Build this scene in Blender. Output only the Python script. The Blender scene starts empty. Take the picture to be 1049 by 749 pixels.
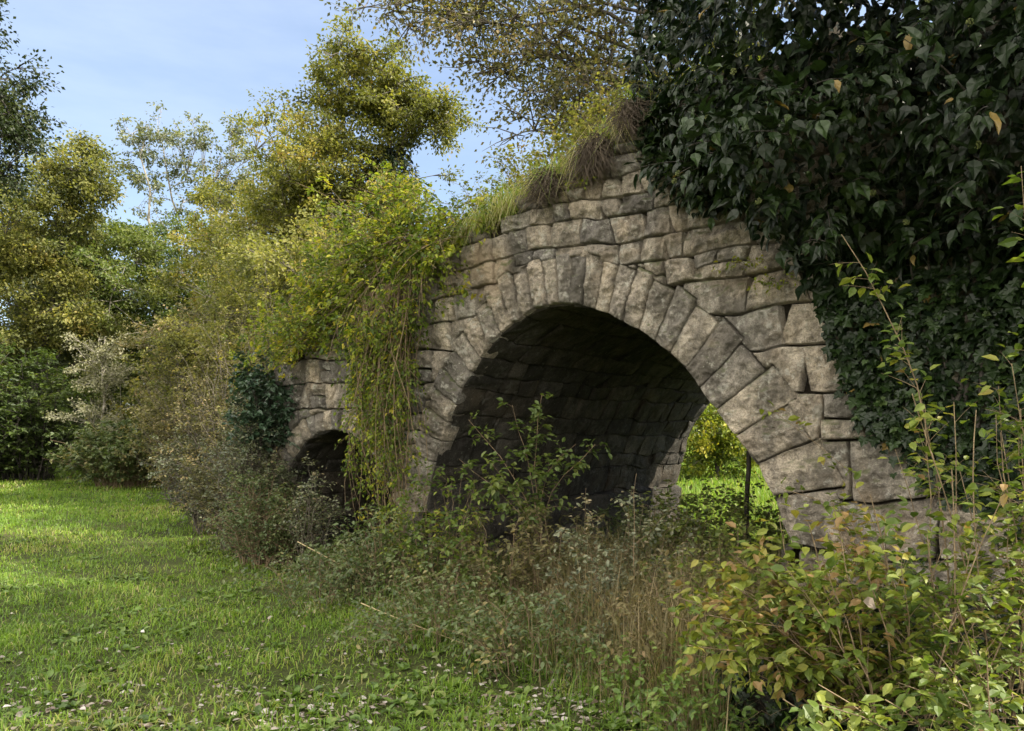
import bpy, math
import numpy as np
from mathutils import Vector

R0 = np.random.default_rng
rng = R0(7)
scene = bpy.context.scene
COL = scene.collection
F, CX, HY, EYE = 788.0, 524.5, 445.0, 1.6       # focal length (px of the 1049 photo), centre column, horizon row, eye height


# ------------------------------------------------------------------ noise
def _hash(ix, iy, iz, seed):
    h = (ix.astype(np.int64) * 374761393 + iy.astype(np.int64) * 668265263 + iz.astype(np.int64) * 2147483647 + seed * 974711) & 0xffffffff
    h = ((h ^ (h >> 13)) * 1274126177) & 0xffffffff
    h = h ^ (h >> 16)
    return (h & 0xffff) / 65535.0


def vnoise(p, scale, seed=0):
    q = np.asarray(p, float) / scale
    i = np.floor(q).astype(np.int64)
    f = q - i
    f = f * f * (3 - 2 * f)
    out = 0
    for dx in (0, 1):
        wx = f[..., 0] if dx else 1 - f[..., 0]
        for dy in (0, 1):
            wy = f[..., 1] if dy else 1 - f[..., 1]
            for dz in (0, 1):
                wz = f[..., 2] if dz else 1 - f[..., 2]
                out = out + wx * wy * wz * _hash(i[..., 0] + dx, i[..., 1] + dy, i[..., 2] + dz, seed)
    return out * 2 - 1


def fbm(p, scale, octv=4, seed=0, gain=0.5):
    a, s, out, tot = 1.0, scale, 0, 0
    for k in range(octv):
        out = out + a * vnoise(p, s, seed + k * 17)
        tot += a
        a *= gain
        s *= 0.5
    return out / tot


def n2(x, y, scale, seed=0, octv=2):
    x, y = np.broadcast_arrays(np.asarray(x, float), np.asarray(y, float))
    return fbm(np.stack([x, y, np.zeros_like(x)], -1), scale, octv, seed)


def unit(v):
    return v / np.maximum(np.linalg.norm(v, axis=-1, keepdims=True), 1e-9)


# ------------------------------------------------------------------ mesh collector
class MB:
    def __init__(self):
        self.v, self.n, self.t, self.q, self.rt, self.rq = [], 0, [], [], [], []

    def add(self, v, tris=None, quads=None, rt=None, rq=None):
        v = np.asarray(v, float).reshape(-1, 3)
        if tris is not None and len(tris):
            tris = np.asarray(tris, np.int64).reshape(-1, 3)
            self.t.append(tris + self.n)
            self.rt.append(np.broadcast_to(np.asarray(0.5 if rt is None else rt, float), (len(tris),)).copy())
        if quads is not None and len(quads):
            quads = np.asarray(quads, np.int64).reshape(-1, 4)
            self.q.append(quads + self.n)
            self.rq.append(np.broadcast_to(np.asarray(0.5 if rq is None else rq, float), (len(quads),)).copy())
        self.v.append(v)
        self.n += len(v)

    def build(self, name, mat, parent=None, smooth=False):
        me = bpy.data.meshes.new(name)
        v = np.concatenate(self.v)
        if parent is not None:
            v = v - np.array(parent.location)
        t = np.concatenate(self.t) if self.t else np.zeros((0, 3), np.int64)
        q = np.concatenate(self.q) if self.q else np.zeros((0, 4), np.int64)
        rn = np.concatenate(self.rt + self.rq)
        me.vertices.add(len(v))
        me.vertices.foreach_set('co', v.astype(np.float32).ravel())
        me.loops.add(t.size + q.size)
        me.loops.foreach_set('vertex_index', np.concatenate([t.ravel(), q.ravel()]).astype(np.int32))
        me.polygons.add(len(t) + len(q))
        st = np.concatenate([np.arange(len(t)) * 3, t.size + np.arange(len(q)) * 4]).astype(np.int32)
        me.polygons.foreach_set('loop_start', st)
        me.polygons.foreach_set('use_smooth', np.full(len(st), smooth, dtype=bool))
        me.update(calc_edges=True)
        a = me.attributes.new('rnd', 'FLOAT', 'FACE')
        a.data.foreach_set('value', rn.astype(np.float32))
        me.materials.append(mat)
        o = bpy.data.objects.new(name, me)
        COL.objects.link(o)
        if parent is not None:
            o.parent = parent
        return o

    def tubes(self, P, rad, k=4, rnd=0.5):
        """P (N,m,3) centre lines, rad (N,m)"""
        P = np.asarray(P, float)
        rad = np.asarray(rad, float)
        N, m, _ = P.shape
        T = unit(np.gradient(P, axis=1))
        ref = np.where(np.abs(T[..., 2:3]) > 0.9, np.array([1.0, 0, 0]), np.array([0, 0, 1.0]))
        A = unit(np.cross(T, ref))
        B = np.cross(T, A)
        an = np.arange(k) * 2 * math.pi / k
        V = P[:, :, None, :] + rad[:, :, None, None] * (np.cos(an)[None, None, :, None] * A[:, :, None, :] + np.sin(an)[None, None, :, None] * B[:, :, None, :])
        base = (np.arange(N) * m * k)[:, None, None]
        i = np.arange(m - 1)[None, :, None] * k
        j = np.arange(k)[None, None, :]
        j2 = (j + 1) % k
        Q = np.stack(np.broadcast_arrays(base + i + j, base + i + j2, base + i + k + j2, base + i + k + j), -1).reshape(-1, 4)
        r = np.broadcast_to(np.asarray(rnd, float).reshape(-1, 1), (N, (m - 1) * k)) if np.ndim(rnd) else rnd
        self.add(V, quads=Q, rq=(r.ravel() if np.ndim(r) else r))

    def leaves(self, pos, axis, nor, size, T, rnd):
        tv, tf = T
        pos = np.asarray(pos, float)
        Y = unit(axis)
        X = unit(np.cross(Y, nor))
        Z = np.cross(X, Y)
        s = np.asarray(size, float)[:, None, None] if np.ndim(size) else size
        V = pos[:, None, :] + s * (tv[None, :, 0:1] * X[:, None, :] + tv[None, :, 1:2] * Y[:, None, :] + tv[None, :, 2:3] * Z[:, None, :])
        N, k = len(pos), len(tv)
        Q = (np.arange(N)[:, None, None] * k + tf[None]).reshape(-1, 3)
        self.add(V, tris=Q, rt=np.repeat(np.broadcast_to(rnd, (N,)), len(tf)))


def rv(r, n):
    return unit(r.normal(size=(n, 3)))


def fan(outline, centre):
    n = len(outline)
    v = np.array([centre] + outline, float)
    f = np.array([(0, 1 + i, 1 + (i + 1) % n) for i in range(n)])
    return v, f


DIAMOND = (np.array([(0, 0, 0), (.3, .45, .07), (0, 1, -.08), (-.3, .45, .07)], float), np.array([(0, 1, 2), (0, 2, 3)]))
OVATE = (np.array([(0, 0, 0), (0, .33, -.05), (0, .7, -.07), (0, 1, -.2), (.24, .26, .05), (.25, .6, .02), (-.24, .26, .05), (-.25, .6, .02)], float),
         np.array([(0, 4, 1), (1, 4, 5), (1, 5, 2), (2, 5, 3), (0, 1, 6), (1, 7, 6), (1, 2, 7), (2, 3, 7)]))
LANCE = (np.array([(0, 0, 0), (.13, .4, .04), (0, 1, -.12), (-.13, .4, .04), (0, .5, -.02)], float), np.array([(0, 1, 4), (1, 2, 4), (0, 4, 3), (4, 2, 3)]))
IVY = fan([(0, .08, 0), (.2, -.06, .03), (.48, .1, .02), (.34, .34, .06), (.42, .52, .02), (.22, .64, .05), (0, 1.02, -.12), (-.22, .64, .05), (-.42, .52, .02), (-.34, .34, .06), (-.48, .1, .02), (-.2, -.06, .03)], (0, .36, -.03))
IVYA = fan([(0, 0, 0), (.26, .12, .05), (.37, .34, .03), (.25, .62, .06), (.12, .84, .0), (0, 1.1, -.16), (-.12, .84, .0), (-.25, .62, .06), (-.37, .34, .03), (-.26, .12, .05)], (0, .4, -.04))


# ------------------------------------------------------------------ materials
def mat_new(name):
    m = bpy.data.materials.new(name)
    m.use_nodes = True
    nt = m.node_tree
    nt.nodes.clear()
    out = nt.nodes.new('ShaderNodeOutputMaterial')
    return m, nt, out


def ramp(nt, fac, stops):
    n = nt.nodes.new('ShaderNodeValToRGB')
    e = n.color_ramp.elements
    while len(e) < len(stops):
        e.new(0.5)
    for el, (p, c) in zip(e, stops):
        el.position = p
        el.color = (*c, 1)
    nt.links.new(fac, n.inputs[0])
    return n.outputs[0]


def math_n(nt, op, a, b=None, clamp=False):
    n = nt.nodes.new('ShaderNodeMath')
    n.operation = op
    n.use_clamp = clamp
    for i, x in enumerate((a, b)):
        if x is None:
            continue
        if isinstance(x, (int, float)):
            n.inputs[i].default_value = x
        else:
            nt.links.new(x, n.inputs[i])
    return n.outputs[0]


def noise_n(nt, vec, scale, detail=3, rough=0.55):
    n = nt.nodes.new('ShaderNodeTexNoise')
    n.inputs['Scale'].default_value = scale
    n.inputs['Detail'].default_value = detail
    n.inputs['Roughness'].default_value = rough
    nt.links.new(vec, n.inputs['Vector'])
    return n.outputs['Fac']


def mix_n(nt, fac, a, b, blend='MIX'):
    n = nt.nodes.new('ShaderNodeMix')
    n.data_type = 'RGBA'
    n.blend_type = blend
    for i, x in ((0, fac), (6, a), (7, b)):
        if isinstance(x, (int, float)):
            n.inputs[i].default_value = x
        elif isinstance(x, tuple):
            n.inputs[i].default_value = (*x, 1)
        else:
            nt.links.new(x, n.inputs[i])
    return n.outputs[2]


def pos_n(nt):
    return nt.nodes.new('ShaderNodeNewGeometry').outputs['Position']


def attr_n(nt):
    n = nt.nodes.new('ShaderNodeAttribute')
    n.attribute_name = 'rnd'
    return n.outputs['Fac']


def leaf_mat(name, stops, trans=0.35, rough=0.5, spec=0.35, nscale=0.0, namp=0.3, back=1.25):
    m, nt, out = mat_new(name)
    f = attr_n(nt)
    if nscale:
        nz = noise_n(nt, pos_n(nt), nscale, 2)
        f = math_n(nt, 'ADD', f, math_n(nt, 'MULTIPLY', math_n(nt, 'SUBTRACT', nz, 0.5), namp * 2), True)
    c = ramp(nt, f, stops)
    p = nt.nodes.new('ShaderNodeBsdfPrincipled')
    p.inputs['Roughness'].default_value = rough
    p.inputs['Specular IOR Level'].default_value = spec
    nt.links.new(c, p.inputs['Base Color'])
    t = nt.nodes.new('ShaderNodeBsdfTranslucent')
    tc = mix_n(nt, 1.0, c, (1.15 * back, 1.2 * back, 0.55 * back), 'MULTIPLY')
    nt.links.new(tc, t.inputs['Color'])
    mx = nt.nodes.new('ShaderNodeMixShader')
    mx.inputs[0].default_value = trans
    nt.links.new(p.outputs[0], mx.inputs[1])
    nt.links.new(t.outputs[0], mx.inputs[2])
    nt.links.new(mx.outputs[0], out.inputs[0])
    return m


def bark_mat(name, c1, c2, scale=9):
    m, nt, out = mat_new(name)
    nz = noise_n(nt, pos_n(nt), scale, 4)
    c = ramp(nt, nz, [(0.3, c1), (0.7, c2)])
    p = nt.nodes.new('ShaderNodeBsdfPrincipled')
    p.inputs['Roughness'].default_value = 0.85
    nt.links.new(c, p.inputs['Base Color'])
    b = nt.nodes.new('ShaderNodeBump')
    b.inputs['Strength'].default_value = 0.5
    b.inputs['Distance'].default_value = 0.02
    nt.links.new(noise_n(nt, pos_n(nt), scale * 5, 4), b.inputs['Height'])
    nt.links.new(b.outputs[0], p.inputs['Normal'])
    nt.links.new(p.outputs[0], out.inputs[0])
    return m


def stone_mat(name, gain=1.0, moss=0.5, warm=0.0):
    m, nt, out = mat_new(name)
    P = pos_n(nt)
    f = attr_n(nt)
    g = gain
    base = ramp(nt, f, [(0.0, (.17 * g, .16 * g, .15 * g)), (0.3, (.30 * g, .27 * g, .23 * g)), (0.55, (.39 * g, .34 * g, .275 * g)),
                        (0.8, (.33 * g, .31 * g, .285 * g)), (1.0, (.45 * g, .40 * g, .33 * g))])
    # mottling, mineral grain
    mo = ramp(nt, noise_n(nt, P, 5.0, 5, 0.65), [(0.3, (.36, .35, .34)), (0.48, (.88, .86, .83)), (0.68, (1.25, 1.22, 1.15))])
    c = mix_n(nt, 0.85, base, mo, 'MULTIPLY')
    gr = ramp(nt, noise_n(nt, P, 75.0, 3, 0.7), [(0.34, (.42, .41, .40)), (0.52, (1, 1, 1)), (0.7, (1.35, 1.32, 1.22))])
    c = mix_n(nt, 0.8, c, gr, 'MULTIPLY')
    # dark crust of old lichen in broad patches, streaked down the wall
    mp = nt.nodes.new('ShaderNodeMapping')
    mp.inputs['Scale'].default_value = (1.0, 1.0, 0.45)
    nt.links.new(P, mp.inputs[0])
    st = noise_n(nt, mp.outputs[0], 3.4, 7, 0.75)
    stf = ramp(nt, st, [(0.42, (0, 0, 0)), (0.60, (.82, .82, .82))])
    c = mix_n(nt, stf, c, (.085 * g, .077 * g, .064 * g))
    # pale lichen specks
    li = noise_n(nt, P, 22.0, 4, 0.6)
    lif = ramp(nt, li, [(0.63, (0, 0, 0)), (0.69, (.6, .6, .6))])
    c = mix_n(nt, lif, c, (.47 * g, .46 * g, .39 * g))
    # ochre iron staining
    oc = ramp(nt, noise_n(nt, P, 1.7, 3, 0.5), [(0.55, (0, 0, 0)), (0.75, (.5, .5, .5))])
    c = mix_n(nt, oc, c, (.36 * g, .27 * g, .17 * g))
    # broad crusts of pale grey lichen
    lc = ramp(nt, noise_n(nt, P, 7.0, 6, 0.72), [(0.56, (0, 0, 0)), (0.64, (.55, .55, .55))])
    c = mix_n(nt, lc, c, (.44 * g, .43 * g, .38 * g))
    # moss on ledges
    ge = nt.nodes.new('ShaderNodeNewGeometry')
    sx = nt.nodes.new('ShaderNodeSeparateXYZ')
    nt.links.new(ge.outputs['Normal'], sx.inputs[0])
    mf = math_n(nt, 'MULTIPLY', math_n(nt, 'SUBTRACT', sx.outputs[2], 0.25), 2.2, True)
    mf = math_n(nt, 'MULTIPLY', mf, ramp(nt, noise_n(nt, P, 3.5, 4), [(0.45, (0, 0, 0)), (0.6, (1, 1, 1))]))
    c = mix_n(nt, math_n(nt, 'MULTIPLY', mf, moss), c, (.07, .085, .025))
    p = nt.nodes.new('ShaderNodeBsdfPrincipled')
    p.inputs['Roughness'].default_value = 0.9
    p.inputs['Specular IOR Level'].default_value = 0.2
    nt.links.new(c, p.inputs['Base Color'])
    b = nt.nodes.new('ShaderNodeBump')
    b.inputs['Strength'].default_value = 1.0
    b.inputs['Distance'].default_value = 0.05
    rd = nt.nodes.new('ShaderNodeTexNoise')
    rd.noise_type = 'RIDGED_MULTIFRACTAL'
    rd.inputs['Scale'].default_value = 11
    rd.inputs['Detail'].default_value = 6
    rd.inputs['Roughness'].default_value = 0.6
    nt.links.new(P, rd.inputs['Vector'])
    h = math_n(nt, 'ADD', math_n(nt, 'ADD', noise_n(nt, P, 18, 6, 0.7), math_n(nt, 'MULTIPLY', rd.outputs['Fac'], 0.28)), math_n(nt, 'MULTIPLY', noise_n(nt, P, 80, 4, 0.75), 0.45))
    nt.links.new(h, b.inputs['Height'])
    nt.links.new(b.outputs[0], p.inputs['Normal'])
    nt.links.new(p.outputs[0], out.inputs[0])
    return m


def ground_mat(name, stops, scale=1.2):
    m, nt, out = mat_new(name)
    P = pos_n(nt)
    f = math_n(nt, 'ADD', math_n(nt, 'MULTIPLY', noise_n(nt, P, scale, 6, 0.65), 0.6), math_n(nt, 'MULTIPLY', noise_n(nt, P, scale * 25, 4, 0.7), 0.4))
    c = ramp(nt, f, stops)
    p = nt.nodes.new('ShaderNodeBsdfPrincipled')
    p.inputs['Roughness'].default_value = 0.95
    p.inputs['Specular IOR Level'].default_value = 0.1
    nt.links.new(c, p.inputs['Base Color'])
    b = nt.nodes.new('ShaderNodeBump')
    b.inputs['Strength'].default_value = 0.8
    b.inputs['Distance'].default_value = 0.05
    nt.links.new(noise_n(nt, P, 30, 5, 0.7), b.inputs['Height'])
    nt.links.new(b.outputs[0], p.inputs['Normal'])
    nt.links.new(p.outputs[0], out.inputs[0])
    return m


M = {}
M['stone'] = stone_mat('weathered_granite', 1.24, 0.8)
M['vault_stone'] = stone_mat('vault_stone', 0.32, 0.1)  # same stone recipe darkened: soot tone plus the barrel's shade put into colour
M['mortar'] = ground_mat('earthy_mortar', [(0.35, (.018, .015, .011)), (0.55, (.05, .043, .033)), (0.7, (.10, .088, .066))], 6)
M['soil'] = ground_mat('meadow_soil', [(0.35, (.035, .034, .018)), (0.5, (.06, .075, .022)), (0.65, (.10, .095, .045))], 0.8)
M['bare_soil'] = ground_mat('bare_soil', [(0.35, (.035, .028, .02)), (0.65, (.09, .075, .05))], 2.5)
M['bark'] = bark_mat('brown_bark', (.045, .038, .028), (.14, .12, .09))
M['bark_pale'] = bark_mat('pale_bark', (.17, .155, .12), (.36, .33, .27))
M['bark_dark'] = bark_mat('dark_bark', (.02, .018, .014), (.06, .05, .04))
M['cane'] = bark_mat('dry_cane', (.10, .07, .04), (.26, .19, .11), 14)
M['straw'] = bark_mat('straw', (.26, .20, .10), (.42, .34, .19), 14)
M['root'] = bark_mat('root_fibre', (.035, .025, .016), (.10, .075, .05), 14)
M['ivy'] = leaf_mat('ivy_leaf', [(0, (.004, .010, .004)), (.5, (.009, .019, .0045)), (.85, (.019, .038, .008)), (.97, (.045, .075, .02)), (1, (.17, .12, .035))], .10, .44, .32)
M['ivy_head'] = leaf_mat('ivy_flower', [(0, (.07, .10, .03)), (1, (.17, .18, .06))], .05, .7)
M['ivy_pale'] = leaf_mat('pale_ivy_leaf', [(0, (.018, .04, .018)), (.6, (.04, .075, .04)), (1, (.13, .17, .12))], .12, .35, .5)
M['shrub_yel'] = leaf_mat('dogwood_leaf', [(0, (.05, .085, .015)), (.45, (.085, .125, .018)), (.8, (.18, .205, .03)), (.95, (.25, .22, .045)), (1, (.20, .13, .05))], .33, .5)
M['climb'] = leaf_mat('climber_leaf', [(0, (.045, .075, .014)), (.4, (.12, .165, .02)), (.78, (.24, .265, .028)), (1, (.34, .29, .03))], .4, .5, .3, 1.2, .3)
M['olive'] = leaf_mat('olive_leaf', [(0, (.05, .062, .02)), (.45, (.145, .155, .045)), (.8, (.245, .235, .065)), (1, (.30, .24, .075))], .44, .55, .3, .6, .25)
M['gold'] = leaf_mat('golden_leaf', [(0, (.055, .065, .016)), (.4, (.14, .15, .03)), (.75, (.24, .225, .045)), (.93, (.29, .235, .05)), (1, (.26, .17, .045))], .4, .55, .3, .5, .25)
M['green'] = leaf_mat('green_leaf', [(0, (.035, .055, .016)), (.5, (.085, .125, .03)), (1, (.16, .18, .045))], .4, .5, .35, .6, .25)
M['grey'] = leaf_mat('greyish_leaf', [(0, (.05, .065, .035)), (.5, (.13, .15, .08)), (1, (.25, .26, .16))], .35, .5, .4, .6, .2)
M['pale'] = leaf_mat('pale_leaf', [(0, (.10, .105, .06)), (.5, (.25, .245, .16)), (1, (.40, .38, .27))], .3, .6, .3)
M['brownish'] = leaf_mat('russet_leaf', [(0, (.05, .05, .022)), (.4, (.11, .105, .042)), (.75, (.175, .15, .07)), (1, (.24, .17, .09))], .35, .6, .3, .8, .25)
M['poplar'] = leaf_mat('thin_leaf', [(0, (.05, .055, .02)), (.45, (.11, .11, .04)), (.8, (.18, .16, .06)), (1, (.24, .17, .07))], .4, .5, .4, .8, .25)
M['dark'] = leaf_mat('shade_leaf', [(0, (.012, .02, .008)), (.6, (.03, .045, .014)), (1, (.06, .075, .02))], .25, .5)  # the tree's shaded, silhouetted side is put into this dark leaf colour
M['bramble'] = leaf_mat('bramble_leaf', [(0, (.04, .062, .022)), (.5, (.085, .12, .038)), (.85, (.145, .165, .065)), (1, (.24, .20, .08))], .3, .45, .45, 2.0, .2)
M['bramble_grey'] = leaf_mat('bramble_grey_leaf', [(0, (.045, .056, .032)), (.5, (.105, .122, .068)), (.85, (.20, .205, .125)), (1, (.27, .22, .13))], .25, .4, .5)
M['grass'] = leaf_mat('grass_blade', [(0, (.055, .10, .016)), (.45, (.13, .225, .026)), (.75, (.20, .29, .04)), (.9, (.28, .28, .08)), (1, (.38, .33, .18))], .42, .45, .4, .35, .16)
M['dry'] = leaf_mat('dry_grass', [(0, (.09, .08, .035)), (.5, (.19, .155, .08)), (1, (.34, .27, .15))], .35, .6)
M['litter'] = leaf_mat('dead_leaf', [(0, (.09, .065, .045)), (.35, (.21, .17, .135)), (.7, (.36, .32, .29)), (1, (.55, .51, .48))], .15, .7)
M['weed'] = leaf_mat('weed_leaf', [(0, (.05, .09, .02)), (.6, (.11, .18, .03)), (1, (.18, .22, .05))], .3, .45, .4)


# ------------------------------------------------------------------ naming
def tag(o, label=None, cat=None, group=None, kind=None):
    for k, v in (('label', label), ('category', cat), ('group', group), ('kind', kind)):
        if v:
            o[k] = v
    return o


def empty(name, loc, label, cat, group=None):
    o = bpy.data.objects.new(name, None)
    o.empty_display_size = 0.2
    o.location = loc
    COL.objects.link(o)
    return tag(o, label, cat, group)


# ------------------------------------------------------------------ places
UX, UY = 0.775, -0.632
NX, NY = 0.632, 0.775
LX, LY = -0.98, 8.26


def W(s, t, z):
    """wall coordinates: s along the face, t into the bridge, z up"""
    s, t, z = np.broadcast_arrays(np.asarray(s, float), np.asarray(t, float), np.asarray(z, float))
    return np.stack([LX + s * UX + t * NX, LY + s * UY + t * NY, z], -1)


def wall_st(x, y):
    dx, dy = x - LX, y - LY
    return dx * UX + dy * UY, dx * NX + dy * NY


def ground_z(x, y):
    d = np.hypot(x, y)
    z = 0.019 * np.clip(d - 12, 0, 35)
    z = z + 0.06 * n2(x, y, 2.6, 3) + 0.02 * n2(x, y, 0.6, 5)
    return z


def at(px, py, D):
    return np.array([(px - CX) / F * D, D, EYE + (HY - py) / F * D])


def gp(px, D):
    x = (px - CX) / F * D
    return np.array([x, D, float(ground_z(np.array(x), np.array(float(D))))])


def wall_px(px, py, t=0.0):
    k = (px - CX) / F
    # (LX+s UX+t NX) = k (LY+s UY+t NY)
    s = (k * (LY + t * NY) - LX - t * NX) / (UX - k * UY)
    D = LY + s * UY + t * NY
    return s, EYE + (HY - py) / F * D


# ------------------------------------------------------------------ ground
def axis_pts(lo, hi, fine_lo, fine_hi, step):
    a = np.arange(fine_lo, fine_hi, step)
    l, r = [fine_lo], [a[-1]]
    s = step
    while l[-1] > lo:
        s *= 1.25
        l.append(l[-1] - s)
    s = step
    while r[-1] < hi:
        s *= 1.25
        r.append(r[-1] + s)
    return np.concatenate([np.array(l[:0:-1]), a, np.array(r[1:])])


def build_ground():
    xs, ys = axis_pts(-700, 700, -16, 12, 0.16), axis_pts(-400, 900, 1, 26, 0.16)
    X, Y = np.meshgrid(xs, ys)
    Z = ground_z(X, Y)
    nx, ny = len(xs), len(ys)
    i = (np.arange(ny - 1)[:, None] * nx + np.arange(nx - 1)[None]).reshape(-1)
    mb = MB()
    mb.add(np.stack([X, Y, Z], -1), quads=np.stack([i, i + 1, i + 1 + nx, i + nx], -1))
    tag(mb.build('ground', M['soil'], None, True), 'mown meadow floor of green turf and soil running up to the wood', 'ground', None, 'structure')


build_ground()

# ------------------------------------------------------------------ bridge
# intrados outlines (s, z); the big arch has slumped on its right haunch
PROF = np.array([(0.03, .76), (.09, .95), (.22, 1.34), (.48, 1.85), (.67, 2.14), (.87, 2.38), (1.14, 2.6), (1.40, 2.73), (1.64, 2.80), (1.89, 2.80), (2.12, 2.755), (2.36, 2.66), (2.66, 2.48), (2.95, 2.25), (3.25, 1.95), (3.44, 1.71), (3.60, 1.49), (3.75, 1.26), (3.87, 1.03), (3.97, .76)])
A1 = dict(c=2.0, zs=0.76, R=2.0)
A2 = dict(c=-1.5, zs=0.50, R=1.14)
_th = np.degrees(np.arctan2(PROF[:, 1] - .76, 2.0 - PROF[:, 0]))
_rr = np.hypot(PROF[:, 0] - 2.0, PROF[:, 1] - .76)
A1['f'] = lambda deg: np.interp(deg, _th, _rr)
A2['f'] = lambda deg: np.full(np.shape(deg), 1.14) if np.ndim(deg) else 1.14
TH = 5.8
SEND = -2.98


def ring_edges(deg, wid):
    return list(zip(deg[:-1], deg[1:], wid))


# voussoirs of the main arch, angle 0 = left springing, 180 = right springing
d1 = [0, 9, 17, 24, 31, 37, 43, 49, 54, 59.5, 64, 69, 73, 77, 81.2, 85, 89, 92.7, 97, 101, 105.5, 110.5, 116, 122, 128.5, 135.5, 143, 151, 159.5, 169, 180]
w1 = [.30, .34, .31, .36, .33, .37, .36, .39, .38, .41, .43, .47, .45, .46, .43, .46, .44, .47, .44, .46, .50, .46, .52, .48, .54, .50, .57, .48, .54, .46]
d2 = list(np.linspace(0, 180, 25))
w2 = list(0.24 + 0.05 * rng.random(24))


def ring_ro(A, deg, wid, s, z):
    th = np.degrees(np.arctan2(z - A['zs'], A['c'] - s))
    idx = np.clip(np.searchsorted(deg, np.clip(th, 0, 179.9), 'right') - 1, 0, len(wid) - 1)
    return A['f'](np.clip(th, 0, 180)) + np.asarray(wid)[idx] - .02


def top_z(s):
    return np.interp(s, [-8, -6, -3.0, -2.1, -1, 0, .96, 2, 2.7, 3.2, 5, 8], [1.0, 1.2, 2.3, 2.75, 3.1, 3.42, 3.74, 4.03, 4.30, 4.48, 4.5, 4.2])


def stones(mb, cells, mapf, seed, H=0.026, spacing=0.013, push=(), gap=0.005, rough=0.027, extra=None, warp=0.036, edge=0.009, tone=None, depth=0.14):
    """each cell is a quad (4 corners in p,q); becomes one rough-faced block"""
    r = R0(seed)
    for ci, c in enumerate(cells):
        c = np.asarray(c, float)
        w = 0.5 * (np.linalg.norm(c[1] - c[0]) + np.linalg.norm(c[2] - c[3]))
        h = 0.5 * (np.linalg.norm(c[3] - c[0]) + np.linalg.norm(c[2] - c[1]))
        if w < 0.05 or h < 0.05:
            continue
        nu, nv = int(np.clip(w / spacing + 2, 8, 60)), int(np.clip(h / spacing + 2, 8, 60))
        def cl(k_, ln):
            e1, e2 = min(.006 / ln * 2, .12), min(.018 / ln * 2, .25)
            return np.concatenate([[-1, -1 + e1], np.linspace(-1 + e2, 1 - e2, k_ - 3), [1 - e1, 1]])
        U, V = np.meshgrid(cl(nu, w), cl(nv, h))
        k = 0.02 + 0.09 * r.random()
        gu, gv = 1 - 2 * gap / w, 1 - 2 * gap / h
        Ur = U * np.sqrt(1 - k * V * V * 0.5) * gu
        Vr = V * np.sqrt(1 - k * U * U * 0.5) * gv
        a, b = (Ur + 1) / 2, (Vr + 1) / 2
        PQ = ((1 - a) * (1 - b))[..., None] * c[0] + (a * (1 - b))[..., None] * c[1] + (a * b)[..., None] * c[2] + ((1 - a) * b)[..., None] * c[3]
        p3 = np.concatenate([PQ, np.zeros(PQ.shape[:2] + (1,))], -1)
        PQ = PQ + warp * np.stack([vnoise(p3, 0.45, 11) + .4 * vnoise(p3, 0.13, 12), vnoise(p3, 0.5, 13) + .4 * vnoise(p3, 0.15, 14)], -1)
        d = np.minimum((1 - np.abs(U)) * w / 2, (1 - np.abs(V)) * h / 2)
        dead = False
        for (A, deg, wid) in push:
            dx, dz = PQ[..., 0] - A['c'], PQ[..., 1] - A['zs']
            if c[:, 1].mean() > A['zs']:
                dz = np.maximum(dz, 0.002)
            up = dz > 0
            rr = np.hypot(dx, dz)
            ro = ring_ro(A, deg, wid, PQ[..., 0], PQ[..., 1]) + gap
            ins = up & (rr < ro)
            if ins.mean() > 0.95:
                dead = True
                break
            sc = np.where(ins, ro / np.maximum(rr, 1e-3), 1)
            d = np.where(up, np.minimum(d, np.maximum(rr - ro, 0)), d)
            PQ = np.where(up[..., None] & ins[..., None], np.stack([A['c'] + dx * sc, A['zs'] + dz * sc], -1), PQ)
        if dead:
            continue
        off = r.random(3) * 50
        p3 = np.concatenate([PQ, np.zeros(PQ.shape[:2] + (1,))], -1) + off
        tilt = r.normal(size=2) * 0.007 * min(1, rough / .02)
        rel = H * (0.75 + 0.5 * r.random())
        e = edge * (0.8 + 0.8 * r.random())
        hh = rel * (1 - np.exp(-d / e)) + tilt[0] * U + tilt[1] * V
        f1 = fbm(p3, 0.24, 3, 21)
        # split faces: a few flat facets per block, with ridges between them
        fac = np.full(U.shape, 9.0)
        for _ in range(5):
            g_ = r.normal(size=2) * np.array([.028, .028])
            fac = np.minimum(fac, r.uniform(0.004, .02) + g_[0] * U + g_[1] * V)
        rg = 1 - 2 * np.abs(vnoise(p3 * np.array([1, .6, 1]), 0.12, 31)) + .6 * (1 - 2 * np.abs(vnoise(p3 * np.array([.7, 1, 1]), 0.06, 33)))
        f2 = fbm(p3, 0.06, 3, 41, .65)
        hh = hh + np.minimum(1, d / 0.022) * (rough * .8 * f1 + rough * 0.5 * rg + rough * 1.5 * f2 + rough * .8 * fbm(p3, .028, 2, 51) + fac * min(1, rough / .02))
        hh = np.where(d <= 1e-6, -depth, hh)
        if extra is not None:
            hh = hh + extra(PQ)
        P3 = mapf(PQ[..., 0], PQ[..., 1], hh)
        n = nu + 1
        i = (np.arange(nv)[:, None] * n + np.arange(nu)[None]).reshape(-1)
        rn = r.random() if tone is None else np.clip(tone(c.mean(0)) + r.normal() * 0.32, 0, 1)
        mb.add(P3, quads=np.stack([i, i + 1, i + 1 + n, i + n], -1), rq=rn)


def wall_map(p, q, h):
    return W(p, -h, q)


def wall_tone(c):
    # paler, cleaner blocks towards the right haunch, grimy ones towards the left pier
    return 0.30 + 0.10 * c[0] + 0.1 * math.sin(c[1] * 3.1) - .22 * max(0, min(1, (c[1] - 2.9) * 1.5)) * max(0, min(1, 2.6 - c[0]))


bridge = empty('stone_bridge', (*W(2.0, 0, 0)[:2], 0.0), 'ruined old stone bridge with one large round arch and a small one', 'bridge')

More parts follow.
